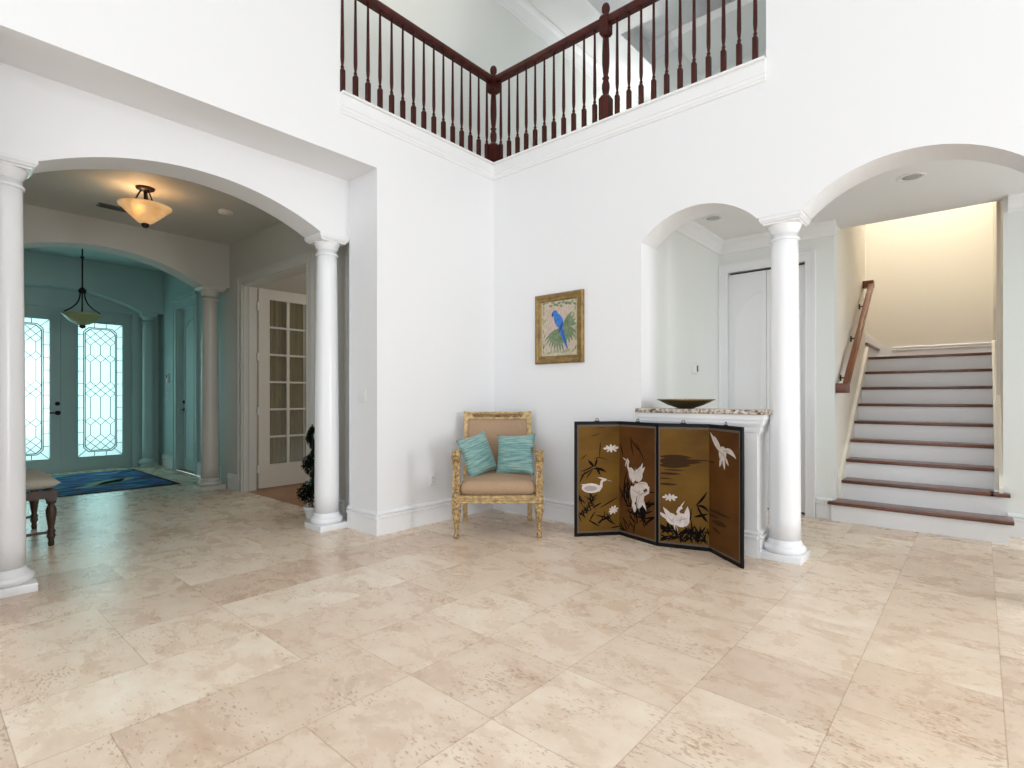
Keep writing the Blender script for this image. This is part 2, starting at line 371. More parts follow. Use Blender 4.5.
# loft shell
struct('floor_loft', MB().prism([(-.7, -1.834), (0, -1.834), (0, 0), (2.753, 0), (2.753, 2.04), (1.0, 2.04), (1.0, 4.5), (-.7, 4.5)], 'xy', 3.4, 3.60) if False else
       MB().box(-.72, -.44, -2.0, 4.5, 3.55, 3.62).box(-.44, 2.75, .29, 2.04, 3.55, 3.62), M_ceil)
struct('wall_loft_left', MB().box(-.85, -.72, -4.0, 5.0, 3.3, 6.5), M_hall, 'grey white loft wall')
struct('wall_loft_near', MB().box(-.72, -.44, -4.0, -1.834, 3.62, 6.5), M_wall)
struct('wall_loft_back', MB().box(.36, XL, 3.0, 3.12, 3.62, 6.9), M_hall, 'loft wall beyond the balcony')
struct('wall_loft_end', MB().box(-.85, .3, 4.6, 4.72, 3.6, 6.9), M_wall)
struct('wall_loft_right', MB().box(2.753, 2.9, .29, 3.0, 3.62, 6.9), M_hall)
struct('ceiling_loft', MB().box(-.85, XL, 0.0, 4.72, 6.45, 6.55).box(-.85, 0, -4, 0, 6.45, 6.55), M_ceil, 'loft ceiling')
struct('trim_1', MB().box(.05, .36, 0.3, 4.6, 6.0, 6.45).box(.36, 2.75, 1.76, 2.075, 6.0, 6.45).box(.36, 2.753, 2.075, 3.0, 6.29, 6.449), M_trim, 'white ceiling beams')
# crown of the loft
crown = [(0, 0), (0, -.13), (.015, -.13), (.025, -.10), (.06, -.045), (.085, -.03), (.10, -.015), (.10, 0)]
cm = MB(); cm.sweep([(x * 1.5, z * 1.5) for x, z in crown], (-.72, -1.8, 6.45), (-.72, 4.6, 6.45), (1, 0, 0))
cm.sweep([(x * 1.5, z * 1.5) for x, z in crown], (.36, 3.0, 6.29), (2.75, 3.0, 6.29), (0, -1, 0))
struct('trim_2', cm, M_trim, 'loft crown moulding')
# living room shell behind the camera, with window openings
def holes_wall(name, plane, a0, a1, u0, u1, z1, holes, m, lab=None):
    mb = MB(); us = sorted({u0, u1} | {h[0] for h in holes} | {h[1] for h in holes})
    def bx(ua, ub, za, zb):
        if plane == 'x': mb.box(a0, a1, ua, ub, za, zb)
        else: mb.box(ua, ub, a0, a1, za, zb)
    for ua, ub in zip(us, us[1:]):
        hs = sorted([h for h in holes if h[0] <= ua and h[1] >= ub], key=lambda h: h[2]); z = 0
        for h in hs:
            if h[2] > z: bx(ua, ub, z, h[2])
            z = h[3]
        if z < z1: bx(ua, ub, z, z1)
    return struct(name, mb, m, lab)
HR = [(-8.3, -6.0, .15, 2.6), (-5.5, -3.2, .15, 2.6), (-1.45, -.35, .15, 2.9), (-8.3, -6.0, 3.3, 5.4), (-5.5, -3.2, 3.3, 5.4), (-2.7, -.6, 3.3, 5.4)]
HB = [(.8, 3.0, .15, 2.6), (3.5, 5.7, .15, 2.6), (6.1, 8.0, .15, 2.6), (.8, 3.0, 3.3, 5.4), (3.5, 5.7, 3.3, 5.4), (6.1, 8.0, 3.3, 5.4)]
holes_wall('wall_right', 'x', XL, XL + .15, YL, 0.29, ZC, HR, M_wall)
holes_wall('wall_front', 'y', YL - .15, YL, 0, XL + .15, ZC, HB, M_wall)
struct('ceiling', MB().box(-.44, XL + .15, YL - .15, 0.0, ZC, ZC + .12), M_ceil, 'high living room ceiling')
wi = 0
for (pl, hs) in (('x', HR), ('y', HB)):
    for h in hs:
        wi += 1; f = MB(); t = .06
        u0, u1, z0, z1 = h
        for (ua, ub, za, zb) in ((u0, u1, z0, z0 + t), (u0, u1, z1 - t, z1), (u0, u0 + t, z0 + t, z1 - t), (u1 - t, u1, z0 + t, z1 - t), ((u0 + u1) / 2 - .03, (u0 + u1) / 2 + .03, z0 + t, z1 - t)):
            if pl == 'x': f.box(XL + .05, XL + .1, ua, ub, za, zb)
            else: f.box(ua, ub, YL - .1, YL - .05, za, zb)
        struct('window_%d' % wi, f, M_trim, 'white window frame')

# ------------------------------------------------------------------ baseboards
BB = [(0, 0), (.022, 0), (.022, .140), (.034, .146), (.034, .158), (.016, .166), (.028, .178), (.028, .188), (.008, .203), (0, .203)]
def base(name, segs, m=M_trim):
    mb = MB()
    for a, b, n_ in segs: mb.sweep(BB, a, b, n_)
    return struct(name, mb, m, 'tall white baseboard')
base('baseboard_left', [((0, -1.475 - .0, 0), (0, 0, 0), (1, 0, 0)), ((-.44, -1.475, 0), (.022, -1.475, 0), (0, -1, 0))])
base('baseboard_back', [((0, 0, 0), (1.742, 0, 0), (0, -1, 0))])
base('baseboard_hall', [((1.742, .29, 0), (1.742, YH, 0), (1, 0, 0)), ((2.71, YH, 0), (2.85, YH, 0), (0, -1, 0)), ((4.12, 2.09, 0), (6.0, 2.09, 0), (0, -1, 0)), ((1.742, YH, 0), (1.75, YH, 0), (0, -1, 0))])
base('baseboard_gallery', [((-3.5, -1.35, 0), (-3.185, -1.35, 0), (0, -1, 0)), ((-1.30, -1.35, 0), (-.72, -1.35, 0), (0, -1, 0))])
base('baseboard_foyer', [((-5.08, -1.19, 0), (-3.78, -1.19, 0), (0, -1, 0)), ((-6.75, -1.19, 0), (-6.18, -1.19, 0), (0, -1, 0))])
base('baseboard_landing', [((3.03, YB, 1.69), (4.06, YB, 1.69), (0, -1, 0))])

# ------------------------------------------------------------------ hall crown, balcony trim
cm = MB()
cm.sweep(crown, (1.742, .29, 2.92), (1.742, YH, 2.92), (1, 0, 0))
cm.sweep(crown, (1.742, YH, 2.92), (2.88, YH, 2.92), (0, -1, 0))
cm.sweep(crown, (4.12, 2.09, 2.92), (6.0, 2.09, 2.92), (0, -1, 0))
struct('trim_3', cm, M_trim, 'white crown moulding in the hall')
FT = [(0, 0), (0, -.165), (.010, -.165), (.016, -.150), (.022, -.145), (.022, -.118), (.028, -.113), (.028, -.02), (.050, -.018), (.050, 0)]
cm = MB(); Z0 = 3.695
cm.sweep(FT, (0, -1.834, Z0), (0, 0, Z0), (1, 0, 0)); cm.sweep(FT, (0, 0, Z0), (2.753, 0, Z0), (0, -1, 0))
cm.box(-.30, 0.0, -1.834, WT, 3.62, Z0); cm.box(0, 2.753, 0.0, WT, 3.62, Z0)
struct('trim_4', cm, M_trim, 'white balcony edge moulding')

# ------------------------------------------------------------------ columns
def column(loc, h, label, r0=.108, r1=.089, pl=.142, m=M_col, group=None):
    t = empty('column', loc, 0, label, 'column', group)
    s = .001
    MB().box(-pl, pl, -pl, pl, 0, .055, .004).lathe([(.128, .055), (.138, .062), (.144, .078), (.142, .095), (.132, .108), (.122, .112), (.122, .120), (r0 + .004, .135), (r0, .15)], seg=48).build('base', m, t)
    n = 14; prof = [(r0 - (r0 - r1) * ((k / n) ** 1.6), .15 + (h - .15 - .12) * k / n) for k in range(n + 1)]
    MB().lathe(prof, seg=48).build('shaft', m, t)
    cz = h - .12
    b = MB().lathe([(r1, cz), (r1, cz)], seg=48) if False else MB()
    b.lathe([(r1, cz - .055), (r1 + .012, cz - .050), (r1 + .012, cz - .036), (r1, cz - .03), (r1, cz + .01), (r1 + .008, cz + .016), (r1 + .012, cz + .03), (r1 + .026, cz + .058), (r1 + .028, cz + .064)], seg=48)
    q = pl
    b._sq([(r1 + .030, cz + .064), (r1 + .032, cz + .074), (q - .012, cz + .078), (q - .004, cz + .092), (q, cz + .096), (q, cz + .1195)], (0, 0, 0))
    b.build('capital', m, t)
    return t
column((2.843, .145, 0), 2.53, 'white round column beside the granite-topped half wall, in front of the closet')
column((-.58, -1.62, 0), 2.66, 'white round column against the pier, in front of the spiral topiary')
column((-.58, -3.783, 0), 2.66, 'white round column at the left edge of the photo, beside the bench', r0=.102, r1=.086)
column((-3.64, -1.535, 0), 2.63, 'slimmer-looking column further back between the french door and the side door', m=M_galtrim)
column((-6.89, -1.385, 0), 2.64, 'teal-lit column at the far right side of the front doors', r0=.085, r1=.078, pl=.112, m=M_foy)

# ------------------------------------------------------------------ half wall with countertop
hw = MB(); hw.box(1.742, 2.69, .02, .26, 0, 1.07)
hw.box(2.60, 2.69, .005, .02, .2, .97)
hw.sweep(BB, (1.742, .02, 0), (2.695, .02, 0), (0, -1, 0)); hw.sweep(BB, (2.69, 0, 0), (2.69, .26, 0), (1, 0, 0))
for o_, z0_, z1_ in ((.012, .92, .938), (.024, .938, .985), (.036, .985, 1.0), (.048, 1.0, 1.03), (.060, 1.03, 1.07)): hw.box(1.744, 2.69 + o_, .02 - o_, .20, z0_, z1_)
struct('wall_half', hw, M_trim, 'white panelled half wall under the arch')
g = MB().box(1.715, 2.775, -.06, -.001, 1.07, 1.105, .005).box(1.745, 2.775, -.02, .30, 1.0705, 1.1045, .004).build('countertop', M_granite)
tag(g, 'speckled brown granite countertop on the white half wall under the arch', 'countertop')
# vents in half wall side (dark slots)
bowl = empty('decorative_bowl', (2.09, .12, 1.105), 0, 'shallow dark gold studded bowl on the granite countertop', 'bowl')
b = MB(); b.lathe([(.0, .0), (.06, 0), (.075, .006), (.14, .028), (.19, .052), (.225, .072), (.222, .076), (.185, .060), (.13, .036), (.07, .014), (.0, .010)], seg=48)
b.build('bowl_shell', mat('dark olive bronze glaze', (.07, .055, .02), .35, metal=.5), bowl)
b = MB()
rim = [((.226) * math.cos(2 * PI * k / 72), .226 * math.sin(2 * PI * k / 72), .074) for k in range(73)]
b.tube(rim, [.004 + .0025 * (k % 2) for k in range(73)], 6); b.build('beaded_rim', M_brass, bowl)

# ------------------------------------------------------------------ stairs
NY, G, RZ = 1.755, .24, .188
st = empty('staircase', (3.47, 1.755, 0), 0, 'white staircase with nine brown wooden treads behind the right arch', 'staircase')
def lp(mb): mb.M = Matrix.Translation((-3.47, -1.755, 0)); return mb
for k in range(9):
    x0, x1 = (2.85, 4.12) if k == 0 else (2.90, 4.09) if k == 1 else (2.90, 4.036)
    y0 = NY + G * k
    yr = y0 + .05 if k > 1 else (y0 + .335 if k == 1 else 2.09)
    r = MB(); lp(r)
    if k == 0: r.box(2.85, 2.88, y0, YH, 0, RZ - .03); r.box(2.88, 4.12, y0, 2.085, 0, RZ - .03)
    elif k == 1: r.box(2.90, 4.061, y0, 2.085, RZ, 2 * RZ - .03); r.box(4.061, 4.10, y0, 2.085, RZ, 2 * RZ - .03)
    else: r.box(x0, x1, y0, y0 + .05, k * RZ, (k + 1) * RZ - .03)
    r.build('riser', M_trim, st)
    t = MB(); lp(t); z = (k + 1) * RZ
    e0, e1 = (2.822, 4.15) if k == 0 else (2.90, 4.135) if k == 1 else (2.90, 4.036)
    yb = y0 + G + .0
    if k == 0:
        t.box(e0, 2.88, y0 - .032, YH - .002, z - .03, z, .008); t.box(2.86, e1, y0 - .032, y0 + G, z - .03, z, .008)
    elif k == 8: t.box(2.90, 4.036, y0 - .032, YB - .02, z - .03, z, .008)
    elif k == 1: t.box(e0, 4.036, y0 - .032, yb, z - .03, z, .008); t.box(4.0, e1, y0 - .032, 2.085, z - .03, z, .008)
    else: t.box(e0, e1, y0 - .032, yb, z - .03, z, .008)
    t.build('tread', M_tread, st)
# skirt boards
for (xa, xb, ys) in ((2.867, 2.900, 1.97), (4.036, 4.061, 2.19)):
    sl = RZ / G; y1 = 3.70
    zz = lambda y: RZ + (y - (NY - .03)) * sl
    s_ = MB(); lp(s_)
    s_.prism([(ys, max(.19, zz(ys) - .24) if xa < 3 else .38), (ys, zz(ys) + .02), (y1, zz(y1) + .09), (y1, zz(y1) - .3)], 'yz', xa, xb)
    o = s_.build('skirt_board', mat('cream skirt paint %d' % int(xa), (.86, .81, .71), .35) , st)
# second flight beginning on the landing
f2 = MB(); lp(f2)
for k in range(4): f2.box(1.25, 2.86 - k * .24, 3.7, YB - .02, 1.69 + k * RZ, 1.69 + (k + 1) * RZ - .03)
f2.build('upper_riser', M_trim, st)
for k in range(4):
    t = MB(); lp(t); t.box(2.86 - (k + 1) * .24, 2.89 - k * .24, 3.7, YB - .02, 1.69 + (k + 1) * RZ - .03, 1.69 + (k + 1) * RZ, .008); t.build('upper_tread', M_tread, st)
s_ = MB(); lp(s_); s_.prism([(2.80, 1.69), (3.03, 1.69), (3.03, 1.84), (2.726, 2.085), (1.4, 3.15), (1.4, 2.6)], 'xz', YB - .024, YB - .002); s_.build('upper_skirt_board', M_trim, st)
# wall handrail
hr = empty('stair_handrail', (2.95, 1.90, 1.315), 0, 'reddish brown wooden handrail mounted on the cream stairwell wall', 'handrail')
dy, dz = 3.52 - 1.90, 2.555 - 1.315
b = MB(); L = math.hypot(dy, dz); ang = math.atan2(dz, dy)
b.M = Matrix.Rotation(ang, 4, 'X'); b.box(-.025, .025, 0, L, -.038, .038, .010)
b.build('rail', M_rail2, hr)
MB().box(-.083, .028, -.035, .045, -.075, .02, .006).build('rail_return', M_tread, hr)
MB().box(-.083, .028, dy - .05, dy + .035, dz - .035, dz + .05, .006).build('rail_return', M_tread, hr)
for f in (.12, .48, .82):
    b = MB(); b.tube([(-.08, dy * f, dz * f - .07), (-.03, dy * f, dz * f - .065), (0, dy * f, dz * f - .03)], .007, 8)
    b.box(-.083, -.072, dy * f - .02, dy * f + .02, dz * f - .10, dz * f - .04)
    b.build('bracket', M_bronze, hr)

# ------------------------------------------------------------------ balustrade on the balcony
bal = empty('balustrade', (0, 0, Z0), 0, 'dark red wooden balcony railing with turned balusters along both upper walls', 'railing')
def baluster_mesh():
    b = MB(); s = .0175
    b._sq([(s, 0), (s, .185), (.009, .205)], (0, 0, 0))
    b.lathe([(.009, .198), (.0105, .206), (.016, .216), (.0105, .226), (.0098, .236), (.0135, .262), (.0160, .30), (.0150, .42), (.0122, .62), (.0100, .80), (.0092, .885)], seg=12)
    return b
yA = [-1.811 + .1221 * k for k in range(15)]
xB = [.105 + .1169 * k for k in range(23)]
first = None
def put(x, y):
    global first
    if first is None: first = baluster_mesh().build('baluster', M_redwood, bal); o = first
    else: o = first.copy(); COL.objects.link(o)
    o.parent = bal; o.location = (x, y, 0)
OB = .002
for y in yA: put(-OB, y)
for x in xB:
    if abs(x - 1.391) < .05: continue
    put(x, OB)
def newel(x, y, s=.047):
    b = MB()
    b._sq([(s, 0), (s, .20), (.028, .235)], (0, 0, 0))
    b.lathe([(.026, .228), (.024, .24), (.030, .262), (.036, .30), (.034, .335), (.022, .372), (.032, .384), (.032, .392), (.021, .404), (.026, .44), (.033, .52), (.034, .60), (.030, .70), (.026, .775)], seg=24)
    b._sq([(.030, .765), (s - .004, .79), (s - .004, .935), (.034, .955)], (0, 0, 0))
    b.lathe([(.03, .95), (.022, .962), (.018, .972), (.030, .985), (.037, 1.005), (.037, 1.03), (.028, 1.055), (.012, 1.068), (.0, 1.07)], seg=24)
    o = b.build('newel_post', M_redwood, bal); o.location = (x, y, 0); return o
newel(-OB, OB, .060); newel(1.391, OB)
RP = [(-.034, .868), (.034, .868), (.040, .888), (.036, .920), (.024, .940), (0, .948), (-.024, .940), (-.036, .920), (-.040, .888)]
def rail(a, b_):
    m = MB()
    a = Vector(a); b_ = Vector(b_); d = (b_ - a).normalized(); n_ = Vector((-d.y, d.x, 0))
    m.sweep(RP, a, b_, n_); m.build('handrail', M_redwood, bal)
rail((-OB, -1.834, 0), (-OB, OB, 0)); rail((-OB, OB, 0), (1.391, OB, 0)); rail((1.391, OB, 0), (2.753, OB, 0))

# ------------------------------------------------------------------ armchair
CH = empty('armchair', (.625, -.61, 0), math.radians(43), 'tan upholstered armchair with carved gilded wood frame in the corner', 'armchair')
FX, FY, RX, RY = .352, -.33, .315, .33   # leg positions
for sx in (-1, 1):
    b = MB(); c = (sx * FX, FY, 0)
    b.lathe([(.018, 0), (.024, .012), (.024, .03), (.018, .045), (.015, .05), (.022, .10), (.028, .17), (.034, .20), (.040, .225), (.036, .245), (.026, .255)], c, 20)
    b._sq([(.034, .25), (.036, .262), (.036, .295), (.030, .30)], c)
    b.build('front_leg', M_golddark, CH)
    b = MB(); b.prism([(.31, 0), (.355, 0), (.34, .30), (.29, .30)], 'yz', sx * RX - .022, sx * RX + .022); b.build('rear_leg', M_goldw, CH)
    # arm support post with leaf carving, rising to the scroll
    b = MB(); b._sq([(.033, .365), (.033, .38), (.026, .39), (.030, .43), (.034, .48), (.028, .53), (.024, .56), (.030, .60), (.034, .64), (.028, .66)], c)
    for k in range(7):
        z = .40 + k * .035; b.lathe([(.001, -.016), (.011, -.004), (.009, .008), (.001, .016)], (c[0], c[1] - .030, z), 8)
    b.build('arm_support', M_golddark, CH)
    # armrest with scroll
    b = MB(); w = .032
    sc = []
    for k in range(22):
        a = -PI / 2 - k * (2 * PI) / 21 * 0.98; sc.append((FY - .005 + .050 * math.cos(a) * 1.0, .695 + .055 * math.sin(a)))
    b.prism(sc, 'yz', sx * FX - w, sx * FX + w, True)
    b.lathe([(.001, 0), (.001, 0)], (0, 0, 0), 6) if False else None
    top = []; bot = []
    for k in range(12):
        f = k / 11; y = FY + f * (.31 - FY); z = .735 - .03 * math.sin(f * PI) + .02 * f
        xo = sx * (FX - .03 * f)
        top.append((xo, y, z))
    ww = .020
    prev = None
    for (xo, y, z) in top:
        ring = [b.v((xo - ww, y, z - .014)), b.v((xo + ww, y, z - .014)), b.v((xo + ww, y, z + .010)), b.v((xo + ww * .5, y, z + .018)), b.v((xo - ww * .5, y, z + .018)), b.v((xo - ww, y, z + .010))]
        if prev:
            for i in range(6): b.face([prev[i], prev[(i + 1) % 6], ring[(i + 1) % 6], ring[i]], True)
        else: b.face(ring)
        prev = ring
    b.face(prev[::-1])
    # scroll rosette
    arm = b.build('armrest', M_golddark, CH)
    b = MB(); b.M = Matrix.Translation((sx * FX + sx * w, FY - .005, .695)) @ Matrix.Rotation(PI / 2 * sx, 4, 'Y'); b.lathe([(.034, 0), (.034, .004), (.022, .008), (.012, .006), (.010, .014), (0, .016)], seg=20); b.build('scroll_rosette', M_goldw, arm)
    # back post
    b = MB(); b.prism([(.30, .30), (.345, .30), (.425, 1.05), (.395, 1.06)], 'yz', sx * .312 - .02, sx * .312 + .02); b.build('back_post', M_goldw, CH)
# fluted front rail, side rails
b = MB(); b.box(-.32, .32, FY - .03, FY + .03, .30, .365)
for k in range(3): b.box(-.32, .32, FY - .042, FY - .03, .308 + k * .019, .320 + k * .019)
b.build('front_rail', M_goldw, CH)
for sx in (-1, 1): MB().prism([(sx * FX - .018, FY + .03), (sx * FX + .018, FY + .03), (sx * .33 + .012, .31), (sx * .33 - .02, .31)], 'xy', .30, .36).build('side_rail', M_goldw, CH)
MB().box(-.30, .30, .30, .335, .30, .36).build('rear_rail', M_goldw, CH)
for sx in (-1, 1): MB()._sq([(.037, .30), (.037, .366)], (sx * FX, FY, 0)).build('corner_block', M_golddark, CH)
# seat cushion
def cushion(nx, ny, w, d, h, zb, pw=6, ex=.45):
    b = MB(); top = {}
    for side in (1, -1):
        g_ = [[None] * (ny + 1) for _ in range(nx + 1)]
        for i in range(nx + 1):
            for j in range(ny + 1):
                u = -1 + 2 * i / nx; v = -1 + 2 * j / ny
                e = (max(0, 1 - abs(u) ** pw) * max(0, 1 - abs(v) ** pw)) ** ex
                z = zb + h * .5 + side * h * .5 * e + (side > 0) * .012 * (1 - u * u) * (1 - v * v)
                ww = w * (1 - .06 * (v + 1) / 2)
                if side == -1 and (i in (0, nx) or j in (0, ny)): g_[i][j] = top[(i, j)]
                else:
                    g_[i][j] = b.v((u * ww / 2, v * d / 2, z))
                    if side == 1: top[(i, j)] = g_[i][j]
        for i in range(nx):
            for j in range(ny): b.face([g_[i][j], g_[i + 1][j], g_[i + 1][j + 1], g_[i][j + 1]][::side], True)
    return b
b = cushion(40, 36, .655, .66, .125, .358, 14, .35); seat = b.build('seat_cushion', M_fabric, CH); seat.location = (0, -.01, 0)
# upholstered back panel between posts and carved top rail
b = MB(); n = 14
def backy(z): return .305 + (z - .30) / .75 * .085
for side in (-1, 1):
    gg = []
    for i in range(n + 1):
        row = []
        for j in range(n + 1):
            u = -1 + 2 * i / n; z = .46 + .525 * j / n; vv = -1 + 2 * j / n
            e = (max(0, 1 - u ** 6) * max(0, 1 - vv ** 6)) ** .5
            row.append(b.v((u * .292, backy(z) + .02 + side * (.006 + .022 * e), z)))
        gg.append(row)
    for i in range(n):
        for j in range(n): b.face([gg[i][j], gg[i + 1][j], gg[i + 1][j + 1], gg[i][j + 1]], True)
b.build('back_upholstery', M_fabric, CH)
b = MB(); b.prism([(backy(.98), .985), (backy(.98) + .035, .985), (backy(1.05) + .035, 1.055), (backy(1.05), 1.055)], 'yz', -.294, .294); tr_ = b.build('top_rail', M_goldw, CH)
b = MB()
for k in range(-9, 10):
    if k == 0: continue
    s = 1 if k > 0 else -1; x = k * .026
    b.tube([(x - s * .014, backy(1.0) - .002, 1.002), (x, backy(1.02) - .006, 1.022), (x + s * .02, backy(1.04) - .002, 1.040)], [.003, .009, .002], 6)
b.lathe([(.001, -.02), (.02, 0), (.001, .02)], (0, backy(1.02) - .003, 1.02), 8)
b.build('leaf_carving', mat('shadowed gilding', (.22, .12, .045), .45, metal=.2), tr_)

# pillows
def pillow(loc, size, rot, label):
    b = MB(); n = 20; top = {}
    for side in (1, -1):
        g_ = []
        for i in range(n + 1):
            row = []
            for j in range(n + 1):
                u = -1 + 2 * i / n; v = -1 + 2 * j / n
                pin = 1 - .10 * (1 - v * v) if True else 1
                x = u * (1 - .09 * (1 - v * v) * abs(u)); z = v * (1 - .09 * (1 - u * u) * abs(v))
                t = .30 * (max(0, (1 - u * u)) * max(0, (1 - v * v))) ** .42
                edge = i in (0, n) or j in (0, n)
                if side == -1 and edge: row.append(top[(i, j)])
                else:
                    vv = b.v((x * size / 2, -side * t * size / 2, z * size / 2)); row.append(vv)
                    if side == 1: top[(i, j)] = vv
            g_.append(row)
        for i in range(n):
            for j in range(n): b.face([g_[i][j], g_[i + 1][j], g_[i + 1][j + 1], g_[i][j + 1]], True)
    o = b.build('throw_pillow', M_teal); o.location = loc; o.rotation_euler = rot
    tag(o, label, 'pillow', 'teal pillows on the armchair'); return o
def chw(x, y, z): return Matrix.Rotation(math.radians(43), 4, 'Z') @ Vector((x, y, 0)) + Vector((.625, -.61, z))
R43 = math.radians(43)
pillow(chw(-.185, .06, .665), .385, (Matrix.Rotation(R43 + .80, 3, 'Z') @ Matrix.Rotation(-.30, 3, 'X') @ Matrix.Rotation(-.20, 3, 'Y')).to_euler(), 'teal streaked pillow on the armchair, the tilted one nearer the outlet wall')
pillow(chw(.165, .10, .665), .385, (Matrix.Rotation(R43 - .42, 3, 'Z') @ Matrix.Rotation(-.28, 3, 'X') @ Matrix.Rotation(-.06, 3, 'Y')).to_euler(), 'teal streaked pillow on the armchair, the upright one nearer the folding screen')

# ------------------------------------------------------------------ folding screen
SP = [(1.315, -.385), (1.575, -.070), (1.985, -.180), (2.362, -.055), (2.698, -.327)]
SH = .99
FS = empty('folding_screen', (2.0, -.2, 0), 0, 'low four-panel folding screen painted with white birds on gold', 'screen')
def blob(cx, cz, pts): return [(cx + x, cz + z) for x, z in pts]
def leaf(x, z, L, w, ang, bend=0):
    n = 6; A = []; B = []
    for k in range(n + 1):
        f = k / n; a = ang + bend * f; px = x + L * f * math.cos(ang + bend * f * .5); pz = z + L * f * math.sin(ang + bend * f * .5)
        ww = w * math.sin(PI * min(1, f * .93 + .07)); A.append((px - ww * math.sin(a), pz + ww * math.cos(a))); B.append((px + ww * math.sin(a), pz - ww * math.cos(a)))
    return A + B[::-1]
def ell(cx, cz, a, b_, rot=0, n=16): return [(cx + a * math.cos(2 * PI * k / n) * math.cos(rot) - b_ * math.sin(2 * PI * k / n) * math.sin(rot), cz + a * math.cos(2 * PI * k / n) * math.sin(rot) + b_ * math.sin(2 * PI * k / n) * math.cos(rot)) for k in range(n)]
def strip(path, w):
    A = []; B = []
    for i, (x, z) in enumerate(path):
        x0, z0 = path[max(0, i - 1)]; x1, z1 = path[min(len(path) - 1, i + 1)]; d = math.hypot(x1 - x0, z1 - z0) or 1
        nx, nz = -(z1 - z0) / d, (x1 - x0) / d; ww = w[i] if isinstance(w, list) else w
        A.append((x + nx * ww, z + nz * ww)); B.append((x - nx * ww, z - nz * ww))
    return A + B[::-1]
def flower(cx, cz, s):
    out = [ell(cx, cz, .016 * s, .012 * s)]
    for k in range(7): a = k * 2 * PI / 7 + .3; out.append(ell(cx + .028 * s * math.cos(a), cz + .02 * s * math.sin(a), .019 * s, .010 * s, a))
    return out
def grass(rnd, cx, cz, n, L, spread=1.1, w=.006):
    out = []
    for k in range(n):
        a = PI / 2 + rnd.uniform(-spread, spread); out.append(leaf(cx + rnd.uniform(-.09, .09), cz + rnd.uniform(-.05, .05), rnd.uniform(.5, 1) * L, w * rnd.uniform(.6, 1.2), a, rnd.uniform(-.8, .8)))
    return out
def blossom(cx, cz, s_, rot=.15):
    out = [ell(cx, cz, .030 * s_, .016 * s_, rot)]
    for k, (a, r, w_) in enumerate(((0, .048, .014), (.6, .034, .013), (1.5, .026, .015), (2.4, .036, .012), (3.0, .050, .013), (3.8, .034, .012), (4.6, .026, .014), (5.5, .040, .012))):
        a += rot; out.append(ell(cx + r * s_ * math.cos(a), cz + r * s_ * .62 * math.sin(a), .020 * s_, w_ * s_ * .75, a))
    return out
rnd = random.Random(3)
